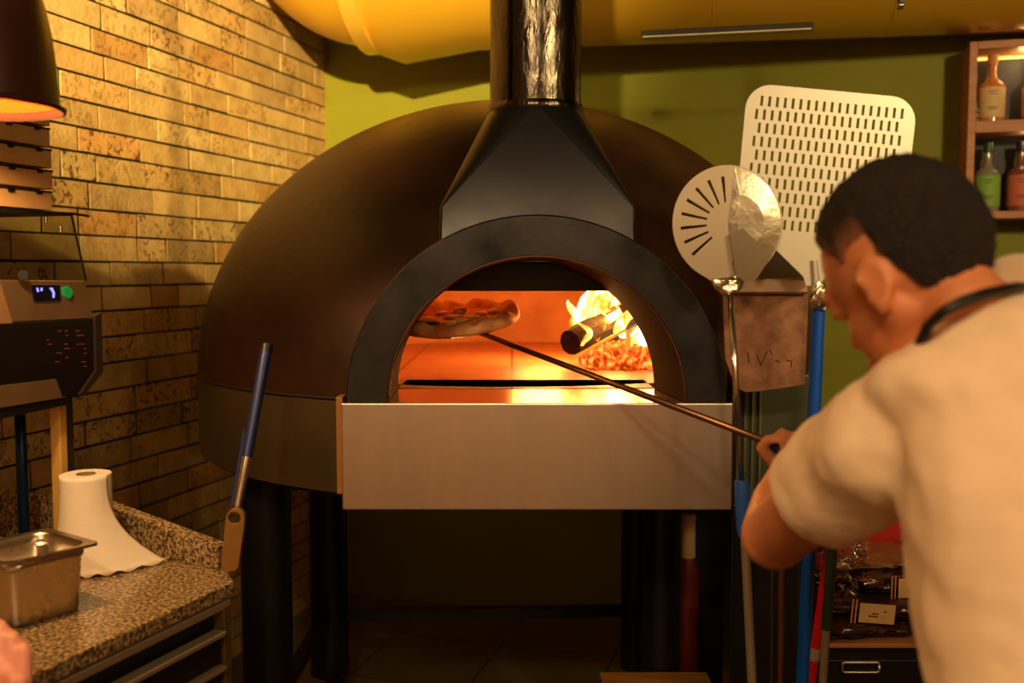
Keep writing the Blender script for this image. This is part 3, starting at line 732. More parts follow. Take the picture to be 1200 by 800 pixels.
# ------------------------------------------------------------------ blue handled tool at the counter end
tool = thing('blue_handled_tool', 'blue-handled tool with holed flat end hanging beside the granite worktop', 'tool', P(272, 668, 1.86))
a = P(313, 405, 1.98); b = P(279, 588, 1.88)
link('handle', tubem([a, a.lerp(b, .72)], .0115, n=20), M['dblue'], tool, smooth='auto')
link('end_ring', tubem([a + (a - b).normalized() * .002, a - (a - b).normalized() * .012], .0128, n=20), M['black'], tool, smooth='auto')
link('ferrule', tubem([a.lerp(b, .715), a.lerp(b, 1.03)], [.0105, .0085], n=20), M['chrome'], tool, smooth='auto')
link('side_rod', tubem([a.lerp(b, .55) + Vector((-.012, -.004, 0)), a.lerp(b, 1.03) + Vector((-.010, -.004, 0))], .0035, n=10), M['dblue'], tool, smooth='auto')
p0 = P(274, 600, 1.86); sc = 1.86 / F
def tl2(px, py): return ((px - 274) * sc, (600 - py) * sc)
outl = [tl2(x, y) for x, y in ((268, 600), (271, 597), (276, 595), (281, 596), (285, 599), (287, 604), (286.5, 615), (279, 664), (276, 669), (268, 670), (261, 667), (259.5, 662), (263, 630), (266, 606))]
hole = [tl2(275.5 + 8 * math.cos(t * PI / 10), 606 + 8 * math.sin(t * PI / 10)) for t in range(20)]
flat_plate('flat_end', outl, [hole], .012, Matrix.Translation(p0) @ Matrix.Rotation(PI / 2, 4, 'X'), mat('brass_plate', rgb(165, 122, 66), .42, .6, bump=.05), tool, bev=.001)

# ------------------------------------------------------------------ leaning peels
# big perforated peel
s_ = 1.86 / F
def bp(x, y): return (x * s_, y * s_)
out = []
def addp(*l): out.extend(bp(x, y) for x, y in l)
addp((-8, -8), (-12, 2), (-62, 42), (-78, 57), (-88, 70), (-95, 86), (-98.5, 104))
addp(*[(-70 - 29 * math.cos(t), 190 + 29 * math.sin(t)) for t in [k * PI / 16 for k in range(9)]])
addp(*[(70 + 29 * math.sin(t), 190 + 29 * math.cos(t)) for t in [k * PI / 16 for k in range(9)]])
addp((98.5, 104), (95, 86), (88, 70), (78, 57), (62, 42), (12, 2), (8, -8))
holes = []
for r in range(10):
    y = 200 - r * 15.6; st = 4.5 if r % 2 else 0; wlim = (88, 90, 90, 90, 90, 90, 88, 84, 80, 62)[r]
    x = -90 + st
    while x <= 90:
        if abs(x) <= wlim - 4: holes.append([bp(x - 1.9, y - 6), bp(x + 1.9, y - 6), bp(x + 1.7, y + 6), bp(x - 1.7, y + 6)])
        x += 9.1
bpe = thing('perforated_peel', 'large white perforated pizza peel standing upright with a blue handle', 'pizza peel', P(948, 840, 1.84))
neck = P(953, 327, 1.86)
flat_plate('blade', out, holes, .0022, Matrix.Translation(neck) @ Matrix.Rotation(math.radians(5.2), 4, 'Y') @ Matrix.Rotation(PI / 2 - .03, 4, 'X'), M['alu'], bpe, bev=.0004)
top = P(960, 345, 1.86); bot = ground(940, 1318, .0); bot = Vector((P(940, 1100, 1.80).x, 1.80, 0.004))
bot.x = top.x - .050; d_ = (bot - top)
link('neck_bar', tubem([neck + Vector((.0, -.003, .035)), top + d_ * .03], [.006, .010], n=14), M['alu'], bpe, smooth='auto')
bm = tubem([top + d_ * .012, bot], .0165, n=24, flat=.7); link('handle', bm, M['blue'], bpe, smooth='auto')
bm = bmesh.new(); bmesh.ops.create_icosphere(bm, subdivisions=3, radius=1, matrix=Matrix.Translation(P(961, 347, 1.84)) @ Matrix.Diagonal((.019, .017, .026, 1)))
for v in bm.verts: v.co += noise.noise_vector(v.co * 90) * .007
link('foil_wrap', bm, M['foil'], bpe)
# round perforated peel
s2 = 1.84 / F; n2 = P(853, 325, 1.84)
def rp(px, py): return ((px - 853) * s2, (325 - py) * s2)
cx0, cy0, rr0 = 852, 262, 64
out = [rp(cx0 + rr0 * math.cos(math.radians(t)), cy0 - rr0 * 1.06 * math.sin(math.radians(t))) for t in range(-62, 242, 6)] + [rp(842, 334), rp(850, 348), rp(858, 348), rp(864, 334)]
holes = []
for t in (-150, -132, -114, 96, 114, 132, 150, 168, 186, 204, 222, 78, 60, 42, 24, 6, -12, -30):
    if t < 90 or t > 236: continue
    a = math.radians(t); c_, s3 = math.cos(a), math.sin(a)
    for r0_, r1_ in ((24, 55),):
        q = []
        for rr_, w_ in ((r0_, -1.4), (r1_, -2.1), (r1_, 2.1), (r0_, 1.4)):
            q.append(rp(cx0 + rr_ * c_ - w_ * s3, cy0 - (rr_ * s3 + w_ * c_)))
        holes.append(q)
rpe = thing('round_peel', 'round slotted steel turning peel standing upright with blue grip', 'pizza peel', P(880, 900, 1.84))
flat_plate('blade', out, holes, .0022, Matrix.Translation(n2) @ Matrix.Rotation(PI / 2 - .05, 4, 'X') , mat('worn_steel', rgb(165, 152, 132), .36, .75, bump=.03, bscale=14), rpe, bev=.0004)
bm = bmesh.new(); bmesh.ops.create_icosphere(bm, subdivisions=3, radius=1, matrix=Matrix.Translation(P(853, 334, 1.83)) @ Matrix.Diagonal((.028, .012, .016, 1)))
for v in bm.verts: v.co += noise.noise_vector(v.co * 70) * .008
link('foil_wrap', bm, M['foil'], rpe)
hd = [rp(cx0 + rr0 * .97 * math.cos(math.radians(t)), cy0 - rr0 * 1.03 * math.sin(math.radians(t))) for t in range(-50, 83, 6)] + [rp(860, 200), rp(853, 262), rp(857, 310)]
bm = bmesh.new(); mo = Matrix.Translation(n2 + Vector((0, -.0035, 0))) @ Matrix.Rotation(PI / 2 - .05, 4, 'X')
cc_ = rp(872, 262); rings(bm, [[mo @ Vector((x, y, -.0018)) for x, y in hd], [mo @ Vector((x, y, 0)) for x, y in hd], [mo @ Vector((cc_[0] + (x - cc_[0]) * .5, cc_[1] + (y - cc_[1]) * .5, .006)) for x, y in hd]])
link('polished_fold', bm, mat('fold_steel', rgb(175, 165, 145), .28, .85, bump=.18, bscale=30), rpe)
nk = [rp(853, 275), rp(868, 268), rp(902, 300), rp(884, 328), rp(862, 332)]
bm = bmesh.new(); rings(bm, [[mo @ Vector((x, y, .004)) for x, y in nk], [mo @ Vector((x, y, .010)) for x, y in nk]]); link('neck_plate', bm, mat('dark_neck', rgb(130, 118, 98), .3, .8), rpe)
q0 = P(856, 345, 1.83); q1 = P(869, 562, 1.82); q2 = P(873, 628, 1.82); q3 = Vector((P(888, 800, 1.82).x + .03, 1.80, .003))
link('shaft', tubem([q0, q1], .0058, n=14), M['chrome'], rpe, smooth=True)
link('grip', tubem([q1, q1.lerp(q2, .1), q1.lerp(q2, .9), q2], [.012, .0145, .0145, .012], n=20), mat('mid_blue_grip', rgb(44, 86, 165), .4), rpe, smooth='auto')
link('lower_shaft', tubem([q2, q3], .0085, n=16), mat('grey_tube', rgb(170, 155, 130), .4, .6), rpe, smooth='auto')

# other handles standing in the rack
def pole(name, label, a, b, r, m, extra=()):
    t = thing(name, label, 'broom' if name == 'broom' else 'rod', Vector(b)); 
    link('shaft', tubem([a, b], r, n=16), m, t, smooth='auto')
    for nm, f0_, f1_, r_, m_ in extra: link(nm, tubem([Vector(a).lerp(Vector(b), f0_), Vector(a).lerp(Vector(b), f1_)], r_, n=16), m_, t, smooth='auto')
    return t
def to_floor(px0, py0, px1, py1, d):
    a = P(px0, py0, d); b = P(px1, py1, d); t = a.z / (a.z - b.z); c = a.lerp(b, t); c.z = .004; return a, c
a, b = to_floor(978, 600, 958, 742, 1.88)
pole('broom', 'red broom handle standing to the right of the blue peel handle', a, b, .0095, M['red'], (('joint', .262, .285, .0108, M['alu']),))
a, b = to_floor(975, 640, 964, 800, 1.80)
pole('broom', 'grey metal broom handle with dark green top beside the red handle', a, b, .0075, mat('grey_tube2', rgb(165, 150, 120), .4, .6),
     (('sleeve', 0, .16, .0095, mat('dark_green', rgb(30, 50, 30), .5)),))
for i, (x, lab) in enumerate(((905, 'thin dark steel peel shaft left of the blue handle'), (915, 'thin brown steel rod between the grey grip and blue handle'), (936, 'thin dark rod nearest the left of the blue peel handle'))):
    a, b = to_floor(x + 1, 600, x, 800, 1.98 - i * .02)
    pole('steel_rod', lab, a, b, .0045 if i != 1 else .006, mat('rod%d' % i, rgb(*((74, 58, 40), (110, 70, 46), (64, 50, 34))[i]), .5, .5))
# speckled sheet shield with folded steel top
sh = thing('metal_shield', 'brown speckled metal sheet with bright folded top behind the peels', 'metal sheet', P(905, 455, 2.0))
s5 = 1.97 / F; o5 = P(900, 400, 1.97)
outl = [((x - 900) * s5, (400 - y) * s5) for x, y in ((846, 344), (946, 344), (944, 450), (915, 455), (885, 459), (873, 459), (866, 455), (860, 446), (850, 420))]
flat_plate('sheet', outl, [], .003, Matrix.Translation(o5) @ Matrix.Rotation(PI / 2, 4, 'X'), M['tin'], sh, bev=.0006)
link('folded_rim', boxm(P(902, 335, 1.962), (.150, .02, .030)), M['steel'], sh, bevel=.004)
bm = bmesh.new()
for st in (((876, 412), (878, 426)), ((886, 414), (892, 428)), ((892, 428), (899, 412)), ((902, 410), (905, 416)), ((909, 422), (914, 424)), ((922, 422), (928, 423)), ((928, 423), (927, 430))):
    tube(bm, [P(*st[0], 1.967), P(*st[1], 1.967)], .0008, n=6)
link('pen_marks', bm, M['black'], sh)
# ribbed greenish steel behind
rb = thing('ribbed_screen', 'grey-green ribbed metal screen standing behind the peel handles', 'screen', (P(905, 600, 2.1).x, 2.15, 0))
gg = mat('grey_green_metal', rgb(74, 78, 58), .4, .5, bump=.02)
x0 = P(861, 500, 2.09).x; x1 = P(962, 500, 2.09).x; zt_ = P(900, 440, 2.09).z; zq = P(900, 592, 2.09).z
link('upper_sheet', boxm(((x0 + x1) / 2, 2.14, (zq + zt_) / 2), (x1 - x0, .07, zt_ - zq)), gg, rb, bevel=.003)
link('lower_sheet', boxm(((x0 + x1) / 2, 2.14, zq / 2), (x1 - x0, .07, zq - .002)), M['blackp'], rb, bevel=.003)
ribm = mat('rib_metal', rgb(120, 126, 98), .3, .6)
for k in range(4): link('rib', boxm((x0 + .008 + k * .016, 2.101, (zq + zt_) / 2), (.006, .01, zt_ - zq - .01)), ribm, rb, bevel=.002)

bk = thing('shade_block', 'added black block standing in for the shade under the oven at the right', 'box', (.66, 2.93, 0))  # black block added to make the space under the oven read as shade
link('body', boxm((.66, 2.95, .47), (.42, .30, .93)), M['blackp'], bk, bevel=.004); link('block_top', boxm((.66, 2.95, .95), (.43, .31, .025)), M['black'], bk, bevel=.004)
# things stored under the oven at the right
bt = thing('stored_bottle', 'dark red bottle with pale neck under the oven on the right', 'bottle', (P(805, 700, 2.735).x, 2.735, 0))
c = Vector((P(805, 700, 2.735).x, 2.735, 0))
zs1 = P(0, 652, 2.735).z
link('body', lathem([(.001, .0), (.033, .0), (.033, zs1 - .05), (.022, zs1)], c, 24), mat('dark_red', rgb(90, 18, 12), .4), bt, smooth='auto')
link('neck', lathem([(.022, zs1), (.021, P(0, 615, 2.735).z), (.024, P(0, 601, 2.735).z), (.001, P(0, 601, 2.735).z)], c, 24), mat('pale_label', rgb(170, 130, 85), .6), bt, smooth='auto')
cr = thing('wooden_crate', 'pale wooden crate on the floor, at the bottom of the picture', 'crate', (P(780, 790, 2.35).x, 2.45, 0))
x0 = P(712, 790, 2.35).x; x1 = P(848, 790, 2.35).x; z1 = P(780, 787, 2.56).z
link('top_board', boxm(((x0 + x1) / 2, 2.45, z1 - .01), (x1 - x0, .22, .02)), M['crate'], cr, bevel=.002)
link('side_board', boxm(((x0 + x1) / 2, 2.36, z1 / 2 - .015), (x1 - x0 - .01, .015, z1 - .03)), M['crate'], cr, bevel=.002)
link('side_board', boxm(((x0 + x1) / 2, 2.54, z1 / 2 - .015), (x1 - x0 - .01, .015, z1 - .03)), M['crate'], cr, bevel=.002)
for s3 in (-1, 1): link('end_board', boxm(((x0 + x1) / 2 + s3 * ((x1 - x0) / 2 - .012), 2.45, z1 / 2 - .015), (.014, .16, z1 - .03)), M['crate'], cr, bevel=.002)

# ------------------------------------------------------------------ wall shelf with bottles
RS = rotm(0, 0, -YAW)
sl = P(1137, 49, 3.60)
def sp(u, v, z): return Vector((sl.x, sl.y, 0)) + UD * u - VD * v * -1 * 1.0 + Vector((0, 0, z)) if False else Vector((sl.x, sl.y, 0)) + UD * u - VD * v + Vector((0, 0, z))
zT = sl.z; zM = P(1137, 149, 3.60).z; zB = P(1137, 255, 3.60).z; SW = .52
# depth to the wall from the shelf front
vd = (Vector((sl.x, sl.y, 0)) - K).dot(VD)
shf = thing('wall_shelf', 'wooden two-tier wall shelf holding bottles at the top right', 'shelf', sp(SW / 2, vd / 2, zB))
th = .026; dp = vd - .002
link('side', boxm(sp(th / 2 - 0, dp / 2, (zT + zB) / 2), (th, dp, zT - zB), RS), M['wood'], shf, bevel=.0015)
link('side', boxm(sp(SW - th / 2, dp / 2, (zT + zB) / 2), (th, dp, zT - zB), RS), M['wood'], shf, bevel=.0015)
link('top', boxm(sp(SW / 2, dp / 2, zT - th / 2), (SW - 2 * th, dp, th), RS), M['wood'], shf, bevel=.0015)
link('shelf_board', boxm(sp(SW / 2, dp / 2, zM), (SW - 2 * th, dp - .004, .042), RS), M['wood'], shf, bevel=.0015)
link('bottom', boxm(sp(SW / 2, dp / 2, zB + th / 2 - .004), (SW - 2 * th, dp, th), RS), M['wood'], shf, bevel=.0015)
link('back_board', boxm(sp(SW / 2, dp - .008, (zT + zB) / 2), (SW - 2 * th, .012, zT - zB - 2 * th), RS), mat('grey_back', rgb(58, 55, 58), .6), shf)
link('light_strip', boxm(sp(SW / 2, dp - .03, zT - th - .006), (SW - 2 * th - .01, .012, .008), RS), mat('strip_glow', (1, .8, .4), .5, emit=(1, .50, .08), estr=2.5), shf)
lamp('shelf_strip', 'POINT', sp(.20, dp * .5, zT - .05), .55, (1, .66, .25), .03)
lamp('shelf_strip', 'POINT', sp(.20, dp * .35, zM - .05), .12, (1, .72, .40), .02)
def bottle(label, u, v, z, h, rb_, liquid, labelm, cap, squareish=False, neckf=.62):
    c = sp(u, v, z); t = thing('bottle', label, 'bottle', c)
    prof = [(.001, .0), (rb_, .0), (rb_, h * .53), (rb_ * .95, h * .57), (rb_ * .70, h * .62), (rb_ * .38, h * .67), (rb_ * .30, h * .74), (rb_ * .32, h * .9), (.001, h * .9)]
    link('glass', lathem(prof, c, 28), liquid, t, smooth='auto')
    link('label', lathem([(rb_ + .0008, h * .08), (rb_ + .0012, h * .085), (rb_ + .0012, h * .515), (rb_ + .0008, h * .52)], c, 28), labelm, t, smooth=True)
    bm = bmesh.new()
    for k, (w2, zz) in enumerate(((.030, .45), (.022, .41), (.034, .22), (.026, .19))):
        aa = [c + Vector(((rb_ + .002) * math.sin(a_), -(rb_ + .002) * math.cos(a_), h * zz)) for a_ in [(-.5 + j / 6) * w2 / rb_ - .35 for j in range(7)]]
        rings(bm, [aa, [q + Vector((0, 0, .0025)) for q in aa]], close=False)
    link('label_print', bm, mat('print_ink', rgb(60, 40, 25), .7), t)
    link('cap', lathem([(.001, h * .86), (rb_ * .40, h * .86), (rb_ * .42, h), (.001, h)], c, 20), cap, t, smooth='auto')
z_lo = zB + th - .003; z_hi = zM + .0215
cork = mat('cork', rgb(190, 130, 80), .8); drk = mat('dark_cap', rgb(25, 20, 15), .4)
gb = mat('green_glass', rgb(30, 70, 18), .15, spec=.6, coat=.3); amb = mat('amber_spirit', rgb(190, 120, 70), .15, coat=.4); cl = mat('pale_glass', rgb(135, 125, 100), .12, coat=.5)
rs_ = mat('rose_liquid', rgb(120, 66, 48), .15, coat=.4)
bottle('corked spirit bottle with pale label on the upper shelf', .092, .10, z_hi, .245, .044, amb, mat('cream_label', rgb(215, 180, 130), .6), cork)
bottle('amber spirit bottle at the right edge of the upper shelf', .235, .09, z_hi, .235, .045, amb, mat('cream_label2', rgb(200, 150, 100), .6), drk)
bottle('small glass at the left end of the upper shelf', .038, .075, z_hi, .085, .012, cl, mat('clear_band', rgb(150, 110, 70), .4), drk)
bottle('green bottle with light green label on the lower shelf', .085, .09, z_lo, .250, .043, cl, mat('green_label', rgb(130, 165, 70), .6), gb)
bottle('bottle with coral red label on the lower shelf', .195, .09, z_lo, .250, .045, rs_, mat('red_label', rgb(190, 100, 78), .6), drk)
bottle('bottle with brown label at the right end of the lower shelf', .32, .09, z_lo, .25, .043, amb, mat('brown_label', rgb(120, 80, 50), .6), drk)

# ------------------------------------------------------------------ drawer cabinet with packages, right of the handles
cx0 = P(962, 752, 2.12).x; ct = P(1010, 750, 2.12).z
dc = thing('drawer_cabinet', 'black metal drawer cabinet heaped with brown packages', 'cabinet', (cx0 + .2, 2.3, 0))
link('body', boxm((cx0 + .21, 2.32, ct / 2 - .006), (.42, .40, ct - .011)), M['blackp'], dc, bevel=.003)
link('top_board', boxm((cx0 + .21, 2.315, ct - .005), (.44, .43, .010)), mat('top_edge', rgb(190, 130, 75), .5), dc, bevel=.002)
dr = link('drawer', boxm((cx0 + .21, 2.116, ct - .14), (.40, .012, .20)), M['blackp'], dc, bevel=.002)
hx = P(1010, 783, 2.1)
bm = bmesh.new(); rr2 = rrect(.080, .022, .006, 4)
tube(bm, [Vector((hx.x + x, 2.106, hx.z + y)) for x, y in rr2] + [Vector((hx.x + rr2[0][0], 2.106, hx.z + rr2[0][1]))], .0026, n=8)
h_ = link('handle', bm, M['steel'], dc, smooth=True); h_.parent = dr; h_.matrix_parent_inverse = h_.matrix_parent_inverse
random.seed(21)
def package(label, c, s, rx, ry, rz, m, lab=None, seed=0):
    t = thing('package', label, 'package', c, 'brown packages heaped on the drawer cabinet'); Rk = rotm(rx, ry, rz); c = Vector(c)
    bm = bmesh.new(); bmesh.ops.create_grid(bm, x_segments=1, y_segments=1, size=1); bm.clear()
    bmesh.ops.create_cube(bm, size=1); bmesh.ops.subdivide_edges(bm, edges=bm.edges[:], cuts=7, use_grid_fill=True)
    for v in bm.verts:
        e = (1 - (abs(v.co.x) * 2) ** 4) * (1 - (abs(v.co.y) * 2) ** 4)
        z = v.co.z * s[2] * (.25 + .75 * e)
        q = Vector((v.co.x * s[0], v.co.y * s[1], z)) + noise.noise_vector(v.co * 5 + Vector((seed, 0, 0))) * .010
        v.co = c + Rk @ q
    link('wrapper', bm, m, t, smooth=True)
    if lab:
        o = boxm(c + Rk @ Vector((0, -s[1] / 2 - .004, 0)) if lab == 'side' else c + Rk @ Vector((0, 0, s[2] / 2 + .005)), (.075, .002, .045) if lab == 'side' else (.07, .05, .002), Rk)
        link('sticker', o, mat('cream_sticker', rgb(225, 185, 125), .6), t)
        if lab == 'side':
            bm = bmesh.new()
            for k3, (xx, ww) in enumerate(((-.008, .020), (-.004, .013), (.016, .006))): box(bm, c + Rk @ Vector((xx, -s[1] / 2 - .0055, -.006 + .006 * k3)), (ww, .0006, .0022), Rk)
            link('sticker_print', bm, M['black'], t)
        for k2 in range(2):
            o = boxm(c + Rk @ (Vector((-.045 - .008 * k2, -s[1] / 2 - .004, 0)) if lab == 'side' else Vector((-.045, 0, s[2] / 2 + .005))), (.003, .002, .06), Rk)
            link('stripe', o, mat('pink_stripe', rgb(210, 140, 130), .6), t)
brn = mat('brown_film', rgb(70, 34, 20), .22, coat=.4, var=rgb(44, 22, 14), vscale=12, bump=.3, bscale=25)
tanf = mat('tan_film', rgb(130, 80, 45), .3, coat=.3, bump=.3, bscale=25)
package('dark brown package lowest in the heap on the cabinet', (cx0 + .09, 2.19, ct + .026), (.22, .16, .040), .1, 0, .15, brn, None, 1)
package('brown package with cream sticker in front of the heap', (cx0 + .13, 2.20, ct + .070), (.22, .15, .040), .15, .04, -.1, brn, 'side', 2)
package('tan wrapped package low at the right of the heap', (cx0 + .30, 2.20, ct + .022), (.16, .14, .036), 0, 0, -.3, tanf, 'side', 3)
package('dark package with cream sticker higher on the heap', (cx0 + .21, 2.24, ct + .112), (.22, .15, .040), .1, -.04, .1, brn, 'side', 4)
package('dark brown package behind, near the top of the heap', (cx0 + .09, 2.30, ct + .112), (.22, .16, .040), .1, .1, .2, brn, None, 5)
package('tan wrapped package at the top of the heap', (cx0 + .15, 2.29, ct + .140), (.20, .14, .035), .1, -.1, -.2, tanf, None, 6)
bm = bmesh.new(); random.seed(8)
for k in range(60):
    p = P(random.uniform(972, 1035), 0, 2.2); p.z = ct + .145 + random.uniform(-.05, .10) + (p.x - cx0) * .35 - .04; p.y = random.uniform(2.12, 2.2)
    pts = [p + Vector((random.uniform(-.02, .02), random.uniform(-.01, .01), random.uniform(-.012, .012))) for _ in range(4)]
    tube(bm, pts, .0030, n=6, flat=.35)
tag(link('foil_garland', bm, M['foil']), 'tangle of crumpled silvery foil strips on the heap of packages', 'foil', kind='stuff')
bm = bmesh.new(); bmesh.ops.create_cube(bm, size=1); bmesh.ops.subdivide_edges(bm, edges=bm.edges[:], cuts=5, use_grid_fill=True)
for v in bm.verts:
    e = (1 - (abs(v.co.x) * 2) ** 4 * .5) * (1 - (abs(v.co.z) * 2) ** 4 * .5)
    v.co = Vector((cx0 + .24, 2.46, ct + .21)) + Vector((v.co.x * .40, v.co.y * .10 * e, v.co.z * .42))
tag(link('red_bag', bm, mat('red_cloth', rgb(165, 16, 14), .7, bump=.2), smooth=True), 'dark red bag standing behind the heap of packages', 'bag')

# ------------------------------------------------------------------ people
def capsule(bm, a, b, ra, rb, n=20, flat_end=False, sx=1.0, up=None):
    a = Vector(a); b = Vector(b); d = (b - a); L = d.length; pts = []; rad = []
    ax_ = d / L
    for k in range(6):
        t = k / 6 * PI / 2; pts.append(a - ax_ * ra * math.cos(t)); rad.append(max(ra * math.sin(t), .0008))
    pts.append(a); rad.append(ra)
    for k in range(1, 6): pts.append(a.lerp(b, k / 6)); rad.append(ra + (rb - ra) * k / 6)
    pts.append(b); rad.append(rb)
    if not flat_end:
        for k in range(5, -1, -1):
            t = k / 6 * PI / 2; pts.append(b + ax_ * rb * math.cos(t)); rad.append(max(rb * math.sin(t), .0008))
    u = Vector(up) if up else (Vector((0, 0, 1)) if abs(ax_.z) < .9 else Vector((1, 0, 0)))
    s = ax_.cross(u).normalized(); u = s.cross(ax_)
    rings(bm, [[p + (s * math.cos(2 * PI * q / n) * sx + u * math.sin(2 * PI * q / n)) * r for q in range(n)] for p, r in zip(pts, rad)])
def ell(bm, c, r, R=None, sub=3):
    mt = Matrix.Translation(Vector(c)) @ (R.to_4x4() if R else Matrix()) @ Matrix.Diagonal((*r, 1))
    bmesh.ops.create_icosphere(bm, subdivisions=sub, radius=1, matrix=mt)
def remesh(o, vox, smooth=4, disp=0, dscale=.1):
    r = o.modifiers.new('r', 'REMESH'); r.mode = 'VOXEL'; r.voxel_size = vox; r.use_smooth_shade = True
    s = o.modifiers.new('s', 'SMOOTH'); s.iterations = smooth; s.factor = .5
    if disp:
        t = bpy.data.textures.new('folds', 'CLOUDS'); t.noise_scale = dscale; t.noise_depth = 2
        d = o.modifiers.new('d', 'DISPLACE'); d.texture = t; d.strength = disp; d.mid_level = .5
    return bake(o)

SH_L = Vector((.405, 1.08, 1.292)); SH_R = Vector((.70, 1.22, 1.30)); NB = Vector((.580, 1.09, 1.42)); PV = Vector((.585, .90, .93))
EL = P(908, 628, 1.34); HL = P(935, 532, 1.56)
sp_d = (NB - PV).normalized(); Ld = (SH_L - SH_R).normalized(); Fd = Vector((-.43, .9, 0)).normalized()
HC = P(1064, 316, 1.10)
fh = Vector((-.38, .75, -.58)).normalized(); uh = (Vector((0, 0, 1)) - fh * fh.z); uh = (uh + Vector((-.10, 0, 0))).normalized(); uh = (uh - fh * uh.dot(fh)).normalized(); lh = uh.cross(fh).normalized()
RH_ = Matrix((fh, lh, uh)).transposed()      # columns: forward, left, up
def hp(f, l_, u): return HC + RH_ @ Vector((f, l_, u))
person = thing('person', 'person in a white t-shirt seen from behind, bending to work the peel', 'person', (.60, 1.0, 0))
bm = bmesh.new()
# head
ell(bm, hp(-.008, 0, .022), (.098, .077, .092), RH_); ell(bm, hp(.030, 0, -.045), (.064, .060, .070), RH_)
ell(bm, hp(.052, 0, -.088), (.036, .042, .030), RH_); ell(bm, hp(.078, 0, -.100), (.018, .022, .018), RH_)
capsule(bm, hp(.090, 0, .0), hp(.104, 0, -.030), .008, .012)
ell(bm, hp(.078, .0, .020), (.020, .052, .016), RH_); ell(bm, hp(.094, 0, -.066), (.012, .024, .006), RH_); ell(bm, hp(.094, 0, -.077), (.012, .020, .006), RH_)
for s3 in (-1, 1):
    ell(bm, hp(.083, .031 * s3, .001), (.011, .014, .010), RH_)
    ell(bm, hp(.050, .034 * s3, -.034), (.028, .022, .030), RH_); capsule(bm, hp(.000, .046 * s3, -.046), hp(.070, .014 * s3, -.096), .024, .019, 12)
# ears: shell with a raised rim
for s3 in (-1, 1):
    Ry = RH_ @ Euler((0, -.25, .38 * s3)).to_matrix(); ec = hp(-.008, .079 * s3, -.020)
    ell(bm, ec, (.014, .004, .024), Ry)
    ringp = [ec + Ry @ Vector((.016 * math.cos(t) - .002, .003 * s3, .027 * math.sin(t) * (1 if math.sin(t) > 0 else .85))) for t in [math.radians(20 + k * 17) for k in range(16)]]
    for p_, q_ in zip(ringp, ringp[1:]): capsule(bm, p_, q_, .0045, .0045, 8)
    ell(bm, ec + Ry @ Vector((-.004, 0, -.024)), (.008, .005, .009), Ry)
# neck, trunk
capsule(bm, hp(-.030, 0, -.070), NB + Vector((-.012, .0, -.045)), .049, .052)
def trunk(bm, f):
    rs = []
    for t, w_, dpt in ((-.10, .10, .07), (-.04, .15, .105), (.05, .17, .12), (.25, .155, .112), (.5, .165, .118), (.72, .178, .122), (.86, .175, .112), (.95, .13, .09), (1.02, .07, .065)):
        c = PV.lerp(NB, t); rs.append([c + Ld * math.cos(2 * PI * k / 32) * w_ * f + Fd * math.sin(2 * PI * k / 32) * dpt * f for k in range(32)])
    rings(bm, rs)
trunk(bm, .97)
# arms
SR2 = Vector((.70, 1.50, 1.13)); HRt = h2 + sd * .12
capsule(bm, SH_L, EL, .052, .044); capsule(bm, EL, EL.lerp(HL, .35), .046, .046); capsule(bm, EL.lerp(HL, .35), HL, .045, .027)
capsule(bm, SH_R, SR2, .052, .042); capsule(bm, SR2, HRt + Vector((.05, .03, -.02)), .042, .027)
# hands wrapped round the grip
def hand(bm, wrist, grip, gdir, knuck_dir, s3):
    """palm beside the grip, four fingers curling round it, thumb on top"""
    gdir = gdir.normalized(); side = knuck_dir.normalized(); side = (side - gdir * side.dot(gdir)).normalized(); upv = gdir.cross(side).normalized() * s3
    pc_ = grip + side * .030
    capsule(bm, wrist, pc_ - gdir * .0 , .026, .026, sx=.8)
    for k in range(4): capsule(bm, pc_ + gdir * (-.030 + .020 * k) - upv * .0, grip + side * .020 + upv * .026 + gdir * (-.030 + .020 * k), .014, .0105, 10)
    for k, L in enumerate((.92, 1.0, .97, .8)):
        g = grip + gdir * (-.031 + .0205 * k)
        p0_ = g + side * .018 + upv * .026; p1_ = g - side * .016 * L + upv * .024; p2_ = g - side * .026 * L - upv * .002; p3_ = g - side * .012 - upv * .020 * L
        capsule(bm, p0_, p1_, .0098, .009, 10); capsule(bm, p1_, p2_, .009, .0082, 10); capsule(bm, p2_, p3_, .0082, .0074, 10)
    a_ = grip + side * .030 - gdir * .034; b_ = grip + side * .006 - gdir * .050 - upv * .022; c_ = grip - side * .012 - gdir * .040 - upv * .022
    capsule(bm, a_, b_, .013, .010, 10); capsule(bm, b_, c_, .010, .0085, 10)
gl_ = h2 + sd * .050
hand(bm, HL, gl_, sd, Vector((.2, -.3, -1)), 1)
hand(bm, HRt + Vector((.05, .03, -.02)), HRt, sd, Vector((.6, .2, -.8)), 1)
# legs
for s3 in (-1, 1):
    hip = PV + Ld * .09 * s3; kn = hip + Vector((-.02, .03, -.43)); an = Vector((kn.x, kn.y - .03, .09))
    capsule(bm, hip, kn, .085, .055); capsule(bm, kn, an, .055, .038); capsule(bm, an, an + Fd * .15 + Vector((0, 0, -.05)), .036, .03)
body = link('body', bm, M['skin'], person); inv = body.matrix_parent_inverse.copy(); remesh(body, .0055, 3); body.matrix_parent_inverse = inv

